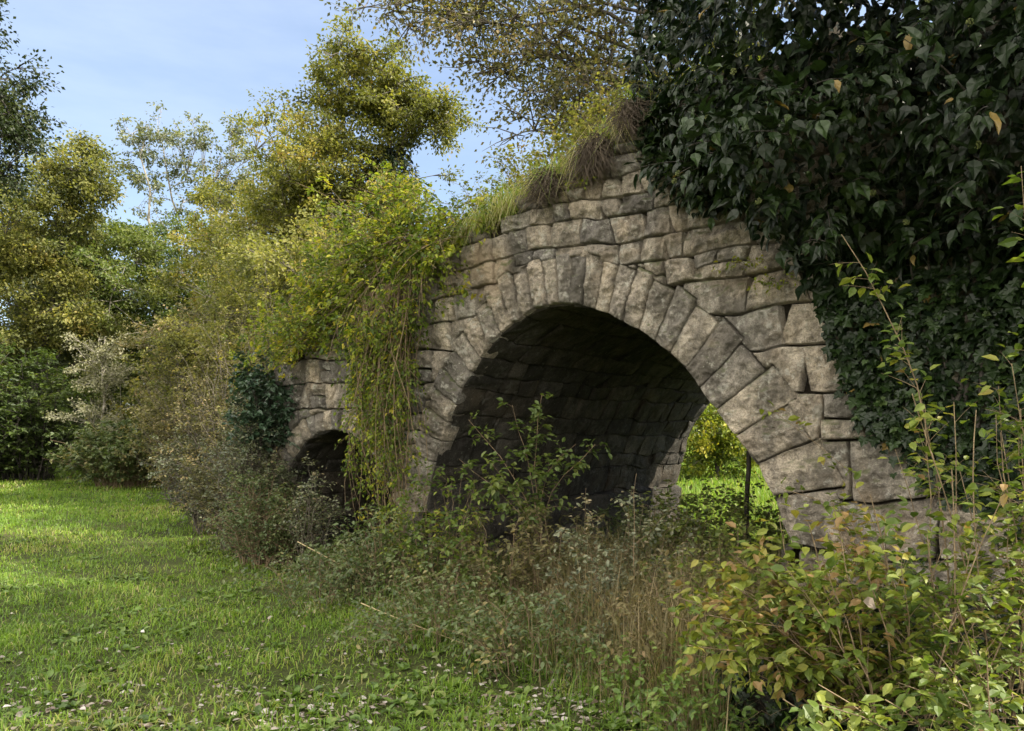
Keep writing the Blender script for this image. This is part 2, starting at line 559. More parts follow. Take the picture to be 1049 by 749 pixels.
hs = [-.15, .30, .76, 1.12, 1.50, 1.86, 2.20, 2.52, 2.80, 3.04, 3.26, 3.50, 3.69, 3.91, 4.10, 4.30, 4.50, 4.7]
cells = []
r = R0(3)
for k in range(len(hs) - 1):
    z0, z1 = hs[k], hs[k + 1]
    segs = [(SEND, A2['c'] - A2['R']), (A2['c'] + A2['R'], 0.0), (4.0, 8.2)] if z1 < 0.8 else [(SEND, 8.2)]
    for a, b in segs:
        s = a
        while s < b - 0.02:
            big = s > 3.0 and z0 < 3.4
            wdt = r.uniform(.3, .62) if big else (r.uniform(.17, .38) if s < -1.0 or z0 > 2.5 else r.uniform(.24, .52))
            if s > 3.2 and z0 < 1.2:
                wdt = r.uniform(.6, .9)
            e = min(b, s + wdt)
            if b - e < 0.2:
                e = b
            sl = lambda x, z: z + 0.05 * math.sin(x * 0.9 + z * 2) + (0.10 * (x - 4) * 0.2 if x > 4 else 0)
            j0, j1 = r.normal() * 0.02, r.normal() * 0.02
            m = 0.5 * (s + e)
            lim = float(top_z(m)) + r.normal() * 0.07
            if sl(m, z0) + 0.5 * (z1 - z0) < lim:
                if (not big and e - s > .2 and z1 - z0 > .2 and r.random() < .10) or (s < -.5 and r.random() < .22) or (big and r.random() < .06):
                    zm = z0 + (z1 - z0) * r.uniform(.4, .6)
                    parts = ((z0, zm), (zm, z1))
                else:
                    parts = ((z0, z1),)
                for q0, q1 in parts:
                    if len(parts) == 2 and e - s > .42 and r.random() < .6:
                        mm = s + (e - s) * r.uniform(.4, .6)
                        xs_ = [(s, mm), (mm, e)]
                    else:
                        xs_ = [(s, e)]
                    for x0, x1 in xs_:
                        cells.append([(x0 + (j0 if x0 > a else 0), sl(x0, q0)), (x1 + (j1 if x1 < b else 0), sl(x1, q0)), (x1 - (j1 if x1 < b else 0), sl(x1, q1)), (x0 - (j0 if x0 > a else 0), sl(x0, q1))])
            s = e
mb = MB()


def wall_extra(PQ):
    # footing course of the pier stands a little proud, big buttress block at the right foot
    e = np.where((PQ[..., 1] < 0.74) & (PQ[..., 0] > -1) & (PQ[..., 0] < 0.3), 0.07, 0)
    e = e + np.where((PQ[..., 1] < 1.10) & (PQ[..., 0] > 4.45), 0.12, 0)
    return e


stones(mb, cells, wall_map, 5, push=((A1, d1, w1), (A2, d2, w2)), extra=wall_extra, tone=wall_tone)
mb.build('spandrel_wall', M['stone'], bridge, True)


def ring_cells(A, deg, wid):
    out = []
    for a, b, w in ring_edges(deg, wid):
        pt = lambda th, rr: (A['c'] - rr * math.cos(math.radians(th)), A['zs'] + rr * math.sin(math.radians(th)))
        ra, rb = float(A['f'](a)), float(A['f'](b))
        out.append([pt(a, ra), pt(b, rb), pt(b, rb + w), pt(a, ra + w)])
    return out


mb = MB()
stones(mb, ring_cells(A1, d1, w1), wall_map, 8, H=.034, gap=.003, rough=.027, warp=.022, spacing=.012, tone=lambda c: .42 + .1 * c[0], depth=.2, edge=.009)
mb.build('arch_ring', M['stone'], bridge, True)
mb = MB()
stones(mb, ring_cells(A2, d2, w2), wall_map, 9, H=.04, gap=.003, rough=.018, warp=.012, tone=lambda c: .28, depth=.2, edge=.012)
mb.build('arch_ring', M['stone'], bridge, True)


def vault(A, seed, foot):
    R, zs, c = A['R'], A['zs'], A['c']
    L = math.pi * R

    def mp(p, q, h):
        phi = np.clip(p, 0, L) / R
        below = np.where(p < 0, p, np.where(p > L, L - p, 0))
        Rf = A['f'](np.degrees(phi))
        s = c - Rf * np.cos(phi) + np.cos(phi) * h
        z = zs + Rf * np.sin(phi) - np.sin(phi) * h + below
        return W(s, q, z)
    r = R0(seed)
    cs = []
    ps = [-zs - .15, -zs * .45, 0]
    while ps[-1] < L - .3:
        ps.append(ps[-1] + r.uniform(.2, .38))
    ps += [L, L + zs * .5, L + zs + .15]
    for a, b in zip(ps[:-1], ps[1:]):
        q = 0.05
        while q < TH - .05:
            e = min(TH - .02, q + (r.uniform(.4, .9) if a < 0 else r.uniform(.25, .65)))
            cs.append([(a, q), (b, q), (b, e), (a, e)])
            q = e
    mb = MB()
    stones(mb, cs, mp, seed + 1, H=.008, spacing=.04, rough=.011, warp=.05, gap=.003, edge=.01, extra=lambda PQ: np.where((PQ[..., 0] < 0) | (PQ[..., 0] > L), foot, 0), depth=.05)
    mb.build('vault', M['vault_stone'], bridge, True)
    # earthy core behind the vault stones
    mb = MB()
    p = np.concatenate([[-zs - .2], np.linspace(0, L, 40), [L + zs + .2]])
    q = np.array([.12, TH])
    Pp, Qq = np.meshgrid(p, q)
    mb.add(mp(Pp, Qq, -0.045), quads=[(i, i + 1, i + 1 + len(p), i + len(p)) for i in range(len(p) - 1)])
    mb.build('vault_core', M['mortar'], bridge, True)


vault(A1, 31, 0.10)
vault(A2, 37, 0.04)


def face_core(t):
    sx = np.arange(SEND + .03, 8.3, 0.08)
    mb = MB()
    zz = np.arange(-.2, 4.6, 0.08)
    S, Z = np.meshgrid(sx, zz)
    ok = np.ones(S.shape, bool)
    Sm, Zm = S + .04, Z + .04
    for A in (A1, A2):
        ok &= ~(((Zm > A['zs']) & (np.hypot(Sm - A['c'], Zm - A['zs']) < A['f'](np.degrees(np.arctan2(Zm - A['zs'], A['c'] - Sm))) + .09)) | ((Zm <= A['zs']) & (np.abs(Sm - A['c']) < A['R'] + .05)))
    ok &= Zm < top_z(Sm) - .12
    n = len(sx)
    i = (np.arange(len(zz))[:, None] * n + np.arange(n)[None])
    ok[-1, :] = False
    ok[:, -1] = False
    ii = i[ok]
    mb.add(W(S, t, Z), quads=np.stack([ii, ii + 1, ii + 1 + n, ii + n], -1))
    return mb


face_core(.105).build('mortar_bed', M['mortar'], bridge, True)
face_core(TH).build('rear_face', M['stone'], bridge, True)

# earth fill on top, sagging towards the broken edge
sx = np.linspace(SEND, 8.2, 120)
tt = np.linspace(0.0, TH, 30)
S, T = np.meshgrid(sx, tt)
Zc = top_z(S) - .10 + .22 * np.clip(T / 1.0, 0, 1) + .10 * n2(S, T, .8, 9) + .05 * n2(S, T, .25, 10)
mb = MB()
n = len(sx)
i = (np.arange(len(tt) - 1)[:, None] * n + np.arange(n - 1)[None]).reshape(-1)
mb.add(W(S, T, Zc), quads=np.stack([i, i + 1, i + 1 + n, i + n], -1))
mb.build('earth_fill', M['bare_soil'], bridge, True)
# end caps of the bridge
for s_ in (SEND, 8.2):
    mb = MB()
    mb.add(W(np.array([s_] * 4), np.array([.04, TH, TH, .04]), np.array([-.2, -.2, float(top_z(s_)), float(top_z(s_))])), quads=[(0, 1, 2, 3)])
    mb.build('end_wall', M['stone'], bridge)


# ------------------------------------------------------------------ plants: generators
def bez(a, b, c, m):
    t = np.linspace(0, 1, m)[None, :, None]
    return (1 - t) ** 2 * a[:, None] + 2 * t * (1 - t) * b[:, None] + t * t * c[:, None]


def tree(name, label, base, H, tr, blobs, leaf, per, rc, lm, bm, seed, cat='tree', group=None, lean=(0, 0), T=DIAMOND, flat=.65, twigs=4, trunk_top=.86, bstart=.25, spread=.22, bright=0.0, ivy=None, stems=1, limb=.22):
    r = R0(seed)
    base = np.asarray(base, float)
    root = empty(name, tuple(base), label, cat, group)
    wood, crown = MB(), MB()
    trunks = []
    for q in range(stems):
        m = 12
        h = np.linspace(0, 1, m)
        wob = np.cumsum(r.normal(size=(m, 2)) * .012 * H, 0) * np.minimum(1, h[:, None] * 3)
        sp = r.normal(size=2) * .10 * H if stems > 1 else np.zeros(2)
        P = np.stack([base[0] + lean[0] * h + wob[:, 0] + sp[0] * h, base[1] + lean[1] * h + wob[:, 1] + sp[1] * h, base[2] - .1 + (H * trunk_top + .1) * h], -1)
        trunks.append(P)
        rad = tr * (1 - .82 * h) + tr * .35 * np.exp(-h * 14)
        wood.tubes(P[None], rad[None], 7)
    for (dx, dy, cz, rx, ry, rz, n) in blobs:
        d = rv(r, n) * (r.random(n) ** .42)[:, None]
        C = np.array([base[0] + dx, base[1] + dy, base[2] + cz]) + d * np.array([rx, ry, rz])
        nz = fbm(d * 1.0 + seed, .7, 2, seed)
        C = np.array([base[0] + dx, base[1] + dy, base[2] + cz]) + d * np.array([rx, ry, rz]) * (.92 + .5 * nz)[:, None]
        # main limbs first, clump branches leave them
        nl = max(2, n // 11)
        E = C[r.permutation(n)[:nl]] * .75 + .25 * np.array([base[0] + dx, base[1] + dy, base[2] + cz])
        hd = np.hypot(E[:, 0] - base[0], E[:, 1] - base[1])
        zt = np.clip((E[:, 2] - base[2] - .6 * hd - .2) / (H * trunk_top), bstart, .95)
        which = r.integers(0, stems, nl)
        S = np.stack([np.array([np.interp(zt[j], np.linspace(0, 1, 12), trunks[which[j]][:, ax]) for j in range(nl)]) for ax in range(3)], -1)
        LL = np.linalg.norm(E - S, axis=1)[:, None]
        PL = bez(S, (S + E) / 2 + np.array([0, 0, .14]) * LL + r.normal(size=(nl, 3)) * .09 * LL, E, 8)
        PL[:, 1:-1] += r.normal(size=(nl, 6, 3)) * .018 * LL[:, None]
        rl = np.clip(tr * limb * 1.7 * (1.1 - zt), .014, 1)
        wood.tubes(PL, rl[:, None] * np.linspace(1, .25, 8)[None] + .003, 5)
        cand = PL[:, 2:].reshape(-1, 3)
        dist = np.linalg.norm(C[:, None] - cand[None], axis=2) + .25 * np.maximum(0, cand[None, :, 2] - C[:, None, 2])
        S = cand[np.argmin(dist, 1)]
        ln_ = np.linalg.norm(C - S, axis=1)[:, None]
        mid = (S + C) / 2 + np.array([0, 0, .12]) * ln_ + r.normal(size=(n, 3)) * .08 * ln_
        P = bez(S, mid, C, 6)
        zt = .8
        wood.tubes(P, np.clip(tr * limb * .35, .008, .03) * np.linspace(1, .25, 6)[None] * np.ones((n, 1)) + .002, 4)
        # twigs
        tn = n * twigs
        ti = np.repeat(np.arange(n), twigs)
        te = C[ti] + rv(r, tn) * rc * np.array([1.1, 1.1, flat]) * r.uniform(.5, 1.1, (tn, 1))
        ts = P[ti, 4]
        wood.tubes(bez(ts, (ts + te) / 2 + r.normal(size=(tn, 3)) * rc * .12, te, 3), np.broadcast_to(np.array([.012, .008, .003]) * max(.5, tr * 5), (tn, 3)), 3)
        # leaves
        k = (per * r.uniform(.5, 1.5, n)).astype(int)
        li = np.repeat(np.arange(n), k)
        N = len(li)
        tw = te.reshape(n, twigs, 3)[li, r.integers(0, twigs, N)]
        f = r.random((N, 1)) ** .7
        pos = C[li] * (1 - f) + tw * f + r.normal(size=(N, 3)) * rc * spread * np.array([1, 1, .8])
        ax = unit(pos - C[li] + r.normal(size=(N, 3)) * rc * .5 + np.array([0, 0, -.25 * rc]))
        nor = unit(r.normal(size=(N, 3)) * .75 + np.array([.1, -.15, .8]))
        cb = r.normal(size=n) * .17
        rn = np.clip(.42 + bright + cb[li] + r.normal(size=N) * .16, 0, 1)
        crown.leaves(pos, ax, nor, leaf * r.uniform(.6, 1.25, N), T, rn)
    wood.build('trunk', bm, root, True)
    crown.build('crown', lm, root)
    if ivy:
        n, z0, z1, rr = ivy
        h = r.uniform(z0, z1, n)
        P0 = np.stack([np.interp(h, trunks[0][:, 2] - base[2], trunks[0][:, ax]) for ax in range(3)], -1)
        an = r.random(n) * 6.283
        o = np.stack([np.cos(an), np.sin(an), np.zeros(n)], -1)
        pos = P0 + o * rr * (r.random((n, 1)) ** .5) * (1 + .4 * np.sin(h * 3))[:, None]
        mb = MB()
        mb.leaves(pos, unit(o * .4 + np.array([0, 0, -1]) + r.normal(size=(n, 3)) * .3), unit(o + np.array([0, 0, .4]) + r.normal(size=(n, 3)) * .3), .11 * r.uniform(.6, 1.2, n), IVYA, np.clip(r.normal(.4, .2, n), 0, 1))
        mb.build('ivy_sleeve', M['ivy'], root)
    return root


def sprays(r, wood, fol, P, rad, nside, slen, leaf, ppl, T, up=.3, rn0=.45, droop=.25, jit=.35, tip=.25, start=.15, clump=.12, both=True, ksz=(.6, 1.25), per_leafjit=.02):
    """P (N,m,3) main stems -> side twigs and leaves"""
    N, m, _ = P.shape
    wood.tubes(P, rad, 4)
    tot = N * nside
    idx = np.repeat(np.arange(N), nside)
    tau = r.uniform(start, 1, tot)
    fi = tau * (m - 1)
    i0 = np.clip(fi.astype(int), 0, m - 2)
    fr = (fi - i0)[:, None]
    S = P[idx, i0] * (1 - fr) + P[idx, i0 + 1] * fr
    Tn = unit(P[idx, i0 + 1] - P[idx, i0])
    side = unit(np.cross(Tn, rv(r, tot)) + .35 * Tn + np.array([0, 0, up]))
    L = slen * r.uniform(.4, 1.2, (tot, 1)) * (1.15 - .6 * tau[:, None])
    E = S + side * L + np.array([0, 0, -1]) * droop * L
    Q = bez(S, S + side * L * .6, E, 4)
    rr = np.take_along_axis(rad[idx], i0[:, None], 1)
    wood.tubes(Q, np.clip(rr * .45, .0008, .012) * np.array([[1, .8, .6, .35]]), 3)
    K = ppl
    li = np.repeat(np.arange(tot), K)
    n = len(li)
    t = r.uniform(.1, 1.0, n)
    j0 = np.clip((t * 3).astype(int), 0, 2)
    f2 = (t * 3 - j0)[:, None]
    pos = Q[li, j0] * (1 - f2) + Q[li, j0 + 1] * f2 + r.normal(size=(n, 3)) * per_leafjit
    tn = unit(Q[li, j0 + 1] - Q[li, j0])
    sd = unit(np.cross(tn, np.array([0, 0, 1.0])) + 1e-4) * np.where(r.random((n, 1)) < .5, 1, -1)
    ax = unit(tn * .6 + sd * .8 + r.normal(size=(n, 3)) * jit + np.array([0, 0, -.25]))
    nor = unit(np.array([0, 0, 1.0]) + r.normal(size=(n, 3)) * (jit + .1))
    cb = r.normal(size=N) * clump
    cs = r.normal(size=tot) * clump
    rn = np.clip(rn0 + cb[idx[li]] + cs[li] + r.normal(size=n) * .15, 0, 1)
    fol.leaves(pos, ax, nor, leaf * r.uniform(*ksz, n), T, rn)


def shrub(name, label, base, h, rad, n, lm, wm, seed, leaf=.05, nside=9, slen=.4, ppl=9, T=DIAMOND, cat='shrub', group=None, lean=(0, 0), rn0=.45, arch=.35, foot=.35, stemr=.010, hv=(.55, 1.1), jit=.35, up=.3, start=.15, droop=.25, clump=.12):
    r = R0(seed)
    base = np.asarray(base, float)
    root = empty(name, tuple(base), label, cat, group)
    an = r.random(n) * 6.283
    ro = np.sqrt(r.random(n))
    foot_p = base + np.stack([np.cos(an) * ro * rad * foot, np.sin(an) * ro * rad * foot, np.full(n, -.06)], -1)
    out = np.stack([np.cos(an), np.sin(an), np.zeros(n)], -1) * (ro * rad * r.uniform(.5, 1.1, n))[:, None]
    hh = h * r.uniform(*hv, n) * (1.02 - .42 * ro ** 2)
    top = foot_p + out * .75 + np.array([lean[0], lean[1], 0]) + np.stack([np.zeros(n), np.zeros(n), hh], -1)
    ctl = foot_p * .5 + top * .5 - out * .25 + np.array([0, 0, 1.0]) * (hh * arch)[:, None]
    P = bez(foot_p, ctl, top, 7)
    P[:, 1:] += r.normal(size=(n, 6, 3)) * .02 * h
    wood, fol = MB(), MB()
    rr = stemr * r.uniform(.6, 1.3, (n, 1)) * np.linspace(1, .25, 7)[None]
    sprays(r, wood, fol, P, rr, nside, slen, leaf, ppl, T, up=up, rn0=rn0, jit=jit, start=start, droop=droop, clump=clump)
    wood.build('stems', wm, root, True)
    fol.build('foliage', lm, root)
    return root


def blades(mb, pos, h, w, r, lean=.5, rn=None, bend=.35):
    n = len(pos)
    an = r.random(n) * 6.283
    d = np.stack([np.cos(an), np.sin(an), np.zeros(n)], -1)
    sd = np.stack([-np.sin(an), np.cos(an), np.zeros(n)], -1)
    ln = r.uniform(.05, 1, n)[:, None] * lean
    h = np.asarray(h)[:, None]
    w = np.broadcast_to(np.asarray(w), (n,))[:, None]
    up = np.array([0, 0, 1.0])
    m = pos + up * h * .55 + d * h * ln * .35
    t = pos + up * h * (1 - bend * ln) + d * h * ln * 1.05
    V = np.stack([pos - sd * w, pos + sd * w, m + sd * w * .8, m - sd * w * .8, t], 1)
    b = np.arange(n) * 5
    mb.add(V, tris=np.stack([b + 3, b + 2, b + 4], -1), quads=np.stack([b, b + 1, b + 2, b + 3], -1), rt=rn, rq=rn)


# ------------------------------------------------------------------ grass
def field_pts(r, n, D0, D1, p, a0, a1):
    u = r.random(n)
    e = 2 - p
    D = (D0 ** e + u * (D1 ** e - D0 ** e)) ** (1 / e)
    k = r.uniform(a0, a1, n)
    return k * D, D


def grass():
    r = R0(41)
    mb = MB()
    x, y = field_pts(r, 330000, 3.2, 46, 1.55, -.85, .55)
    s, t = wall_st(x, y)
    keep = (t < -.3) | (s < -3.2)
    keep &= ~((y > 13) & (x > -4.6 - (y - 13) * .42)) | (r.random(len(x)) < .3)
    # thinner in worn patches at the front
    worn = n2(x, y, 1.1, 55, 3)
    den = np.clip(.75 + .9 * worn, .12, 1)
    den = np.where(y < 6.2, den * np.clip((y - 2.6) / 3.4, .22, 1), den)
    keep &= r.random(len(x)) < np.maximum(den, np.clip((y - 8) / 8, 0, 1))
    x, y, worn = x[keep], y[keep], worn[keep]
    z = ground_z(x, y)
    n = len(x)
    tuft = n2(x, y, .35, 61, 2)
    h = np.clip(.038 + .05 * tuft + r.random(n) * .05, .015, .3) * (1 + np.clip(n2(x, y, 1.6, 66), 0, 1) * .7)
    D = np.hypot(x, y)
    w = np.maximum(.0026 + r.random(n) * .0026, D * .00042)
    h = np.where(D > 14, h * 1.1 + .02, h)
    rn = np.clip(.45 + .35 * n2(x, y, 2.2, 71) + .25 * tuft + r.normal(size=n) * .16 + np.where(r.random(n) < np.where(D < 9, .08, .03), .45, 0) + .1 * np.clip((D - 9) / 10, 0, 1), 0, 1)
    blades(mb, np.stack([x, y, z - .005], -1), h, w, r, 1.7, rn, .5)
    tag(mb.build('grass', M['grass'], None), 'short bright green meadow grass in front of the bridge', 'grass', None, 'stuff')
    # meadow beyond the arch
    mb = MB()
    x, y = field_pts(r, 70000, 9, 48, 1.3, .1, .75)
    s, t = wall_st(x, y)
    k = t > 3.2
    x, y = x[k], y[k]
    n = len(x)
    D = np.hypot(x, y)
    blades(mb, np.stack([x, y, ground_z(x, y)], -1), r.uniform(.10, .32, n), np.maximum(.004, D * .0005), r, .8, np.clip(r.normal(.6, .2, n), 0, 1))
    tag(mb.build('long_grass', M['grass'], None), 'long sunlit grass of the meadow seen through the arch', 'grass', None, 'stuff')


grass()


def undergrowth_line(px):
    """distance where the rough growth along the bridge begins"""
    return np.interp(px, [-40, 150, 200, 280, 340, 430, 560, 700, 800], [40, 25, 14.2, 10.0, 7.6, 6.4, 5.0, 3.9, 3.2])


def dry_growth():
    r = R0(43)
    x, y = field_pts(r, 80000, 3.0, 14, 1.3, -.36, .5)
    px = x / y * F + CX
    s, t = wall_st(x, y)
    k = ~((px > 745) & (y < 4.7)) & (y > undergrowth_line(px) * r.uniform(.95, 1.15, len(x))) & (t < .9) & (r.random(len(x)) < .55 + .5 * n2(x, y, .5, 77))
    x, y, px = x[k], y[k], px[k]
    n = len(x)
    tall = np.clip((px - 480) / 120, .25, 1)
    h = r.uniform(.12, .85, n) * tall + .05
    mb = MB()
    blades(mb, np.stack([x, y, ground_z(x, y)], -1), h, r.uniform(.0015, .0035, n), r, .75, np.clip(r.normal(.38, .25, n), 0, 1), .3)
    tag(mb.build('dry_grass', M['dry'], None), 'tangle of dry brown grass stalks at the foot of the bridge', 'grass', None, 'stuff')
    x, y = field_pts(r, 42000, 3.0, 13, 1.3, -.36, .5)
    px = x / y * F + CX
    s, t = wall_st(x, y)
    k = ~((px > 745) & (y < 4.7)) & (y > undergrowth_line(px) * r.uniform(.9, 1.1, len(x))) & (t < 1.5) & (r.random(len(x)) < .5 + .5 * n2(x, y, .6, 79))
    x, y = x[k], y[k]
    n = len(x)
    mb = MB()
    blades(mb, np.stack([x, y, ground_z(x, y)], -1), r.uniform(.08, .4, n), r.uniform(.002, .004, n), r, .9, np.clip(r.normal(.3, .2, n), 0, .8), .35)
    tag(mb.build('rough_grass', M['grass'], None), 'rough unmown green grass mixed into the growth below the arch', 'grass', None, 'stuff')


dry_growth()


def litter():
    r = R0(47)
    n = 15000
    x, y = field_pts(r, n, 3.1, 9.5, 1.2, -.75, .3)
    px = x / y * F + CX
    den = np.exp(-((px - 390) / 260) ** 2) * np.exp(-(np.maximum(y - 4.0, 0) / .75)) * 4.2 + .05 * np.exp(-np.maximum(y - 4.5, 0) / 2)
    den *= np.clip(.55 + 1.6 * n2(x, y, .55, 83, 2), .05, 1.6)
    k = r.random(n) < den
    x, y = x[k], y[k]
    n = len(x)
    mb = MB()
    an = r.random(n) * 6.283
    ax = np.stack([np.cos(an), np.sin(an), r.normal(size=n) * .15], -1)
    nor = unit(np.array([0, 0, 1.0]) + r.normal(size=(n, 3)) * .25)
    curl = (OVATE[0] * np.array([1.35, 1, .9]), OVATE[1])
    mb.leaves(np.stack([x, y, ground_z(x, y) + r.uniform(.004, .03, n)], -1), ax, nor, r.uniform(.018, .055, n), curl, np.clip(r.normal(.46, .26, n), 0, 1))
    tag(mb.build('leaf_litter', M['litter'], None), 'scatter of pale dead leaves lying in the front grass', 'leaf litter', None, 'stuff')
    # low broad-leaved weeds
    x, y = field_pts(r, 5200, 3.1, 12, 1.4, -.75, .5)
    s, t = wall_st(x, y)
    px = x / y * F + CX
    k = (t < .5) & (r.random(len(x)) < np.clip(.18 + 1.0 * n2(x, y, .7, 87, 2) + .4 * (px > 380), 0, 1))
    x, y = x[k], y[k]
    m = 6
    n = len(x)
    b = np.repeat(np.stack([x, y, ground_z(x, y) + .01], -1), m, 0)
    an = r.random(n * m) * 6.283
    el = r.uniform(.1, 1.0, n * m)
    ax = np.stack([np.cos(an), np.sin(an), el], -1)
    mb = MB()
    mb.leaves(b, ax, unit(np.array([0, 0, 1.0]) + r.normal(size=(n * m, 3)) * .25), r.uniform(.025, .08, n * m), (OVATE[0] * np.array([1.15, 1, 1]), OVATE[1]), np.clip(r.normal(.5, .25, n * m), 0, 1))
    tag(mb.build('ground_weeds', M['weed'], None), 'low broad leaved weeds growing through the front grass', 'weeds', None, 'stuff')


litter()

# ------------------------------------------------------------------ trees
G_WOOD = 'trees of the wood beyond the meadow'
K = F


def hz(py, D, px=None):
    """height above the local ground for image row py at distance D"""
    return EYE + (HY - py) / F * D - .019 * min(max(D - 12, 0), 35)


# far wood, one mass
def far_wood():
    r = R0(51)
    mb = MB()
    n = 1500
    k = r.uniform(-1.05, .75, n)
    D = r.uniform(46, 64, n)
    top = 9.5 + 2.6 * n2(k * 50, np.zeros(n), 7, 5, 3)
    z = top * r.random(n) ** .75
    C = np.stack([k * D, D, z], -1)
    per = 42
    li = np.repeat(np.arange(n), per)
    N = len(li)
    pos = C[li] + r.normal(size=(N, 3)) * np.array([.9, .9, .65])
    rn = np.clip(.42 + .2 * r.normal(size=n)[li] + r.normal(size=N) * .14, 0, 1)
    mb.leaves(pos, rv(r, N), unit(r.normal(size=(N, 3)) * .7 + np.array([0, 0, .8])), .30 * r.uniform(.6, 1.2, N), DIAMOND, rn)
    tag(mb.build('far_wood', M['olive'], None), 'far mass of olive green woodland closing the meadow', 'wood', None, 'stuff')


far_wood()

# left foreground tree leaning in
tree('dark_tree', 'tall tree with leaves coloured dark for its shaded side, at the far left edge reaching up against the sky', gp(-130, 17), 12.2, .22,
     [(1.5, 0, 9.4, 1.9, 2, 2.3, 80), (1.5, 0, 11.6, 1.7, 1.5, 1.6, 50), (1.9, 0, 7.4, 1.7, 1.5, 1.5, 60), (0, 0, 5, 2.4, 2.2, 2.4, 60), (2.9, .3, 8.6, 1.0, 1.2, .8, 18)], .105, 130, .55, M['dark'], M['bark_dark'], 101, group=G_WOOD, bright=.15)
tree('oak_tree', 'broad olive oak with a slanting trunk rising from the left of the meadow', gp(5, 25), 12.4, .13,
     [(.8, 0, 7.8, 2.7, 2.2, 2.8, 150), (2.4, 0, 9.6, 1.5, 1.4, 1.3, 60), (-.8, 0, 4.6, 2.6, 2.2, 2.2, 90), (2.4, .5, 4.8, 1.5, 1.5, 1.5, 50)], .12, 150, .6, M['olive'], M['bark_dark'], 102, group=G_WOOD, lean=(2.2, 0), bright=.04)
tree('yellow_tree', 'bright yellow green bushy tree behind the slanting oak', gp(40, 31), 11.5, .2,
     [(0, 0, 8.2, 3.0, 2.4, 2.8, 130), (1.8, 0, 5.2, 2.6, 2.2, 2.6, 90)], .15, 120, .7, M['gold'], M['bark'], 103, group=G_WOOD, bright=.12)
# slender trees against the sky
for i, (px, D, top, lab) in enumerate([(150, 30, 98, 'tallest slender tree with feathery sparse leaves, left of the three against the sky'),
                                       (193, 31, 108, 'slender feathery tree with a dark thin trunk, middle of three against the sky'),
                                       (243, 32, 118, 'slender feathery tree half merged into the golden trees, right of three')]):
    H = hz(top, D)
    tree('slender_tree', lab, gp(px, D), H, .11, [(0, 0, H * .82, 1.25, 1.0, H * .19, 62), (0, 0, H * .5, 1.5, 1.2, H * .24, 66)], .13, 42, .42, M['grey'], M['bark_pale'], 110 + i, group='slender trees against the sky', flat=.4, trunk_top=.9, limb=.14, spread=.16)
# mid wood
mids = [
    ('olive_tree', 'rounded olive tree below the slender feathery trees', 118, 27, 205, 2.6, 'green', .3),
    ('green_tree', 'deep green tree in the middle of the wood edge', 188, 29, 215, 2.9, 'green', .15),
    ('golden_tree', 'pale golden tree left of the tall ochre tree', 238, 25, 165, 2.3, 'gold', .05),
    ('ochre_tree', 'ochre leaved tree with a ragged top beside the tall ochre tree', 288, 22, 92, 2.1, 'gold', -.02),
    ('grey_green_tree', 'grey green tree low in the wood behind the small pale tree', 75, 28, 265, 2.6, 'grey', -.1),
    ('yellow_green_tree', 'yellow green tree over the brown thicket', 278, 18, 215, 1.8, 'olive', .12),
    ('russet_tree', 'russet tinged low tree above the bramble bank', 225, 21, 300, 1.9, 'brownish', .12),
    ('birch_tree', 'small bushy green tree on the left of the pale tree', 55, 30, 330, 2.6, 'green', .0),
    ('willow_tree', 'olive tree filling the space between the ochre tree and the tall ivy clad tree', 318, 20, 135, 1.6, 'olive', .0),
]
for i, (nm, lab, px, D, top, rx, mt, br) in enumerate(mids):
    H = hz(top, D)
    tree(nm, lab, gp(px, D), H, .13, [(0, 0, H * .68, rx, rx, H * .32, int(52 * rx)), (.3, 0, H * .36, rx * 1.15, rx, H * .28, int(44 * rx))], .0046 * D, 130, .52, M[mt], M['bark'] if i % 2 else M['bark_pale'], 130 + i, group=G_WOOD, bright=br, bstart=.12)
# dark wood edge at the left
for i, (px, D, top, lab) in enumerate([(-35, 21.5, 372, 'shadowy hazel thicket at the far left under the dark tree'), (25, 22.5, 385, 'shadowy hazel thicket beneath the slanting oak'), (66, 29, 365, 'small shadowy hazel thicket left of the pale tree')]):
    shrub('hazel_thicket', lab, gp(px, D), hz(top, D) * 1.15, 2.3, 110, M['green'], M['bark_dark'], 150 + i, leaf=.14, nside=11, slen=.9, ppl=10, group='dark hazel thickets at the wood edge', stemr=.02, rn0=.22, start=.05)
# tall ochre tree behind the bridge
H = hz(22, 16)
tree('tall_tree', 'tall ochre green tree with an ivy clad trunk behind the low end of the bridge', gp(385, 16), H, .16,
     [(-.3, 0, H * .86, 1.3, 1.2, 1.2, 80), (-1.6, .2, H * .56, 1.3, 1.2, 1.5, 80), (.85, .1, H * .81, 1.3, 1.1, .75, 56), (-1.1, 0, H * .70, 1.5, 1.4, 1.3, 90), (.3, 0, H * .64, 1.1, 1, 1.0, 46), (-.6, 0, H * .46, 2.2, 1.6, 1.6, 130)], .08, 170, .38, M['gold'], M['bark'], 160, group='trees behind the bridge', ivy=(1500, 4.6, 7.6, .42), trunk_top=.93)
tree('bushy_tree', 'leafy yellow green tree directly behind the climber on the wall', gp(330, 14), hz(165, 14), .10,
     [(0, 0, 4.6, 1.3, 1.3, 1.4, 70), (.9, .3, 3.4, 1.5, 1.2, 1.2, 70)], .08, 130, .38, M['olive'], M['bark'], 161, group='trees behind the bridge', bright=.12)
tree('screen_tree', 'low leafy tree filling the gap behind the top of the arch', gp(480, 15), hz(180, 15), .10,
     [(0, 0, 4.2, 1.7, 1.3, 1.4, 60), (1.8, .8, 3.6, 1.6, 1.2, 1.3, 50)], .08, 110, .4, M['olive'], M['bark'], 162, group='trees behind the bridge', bright=.05)
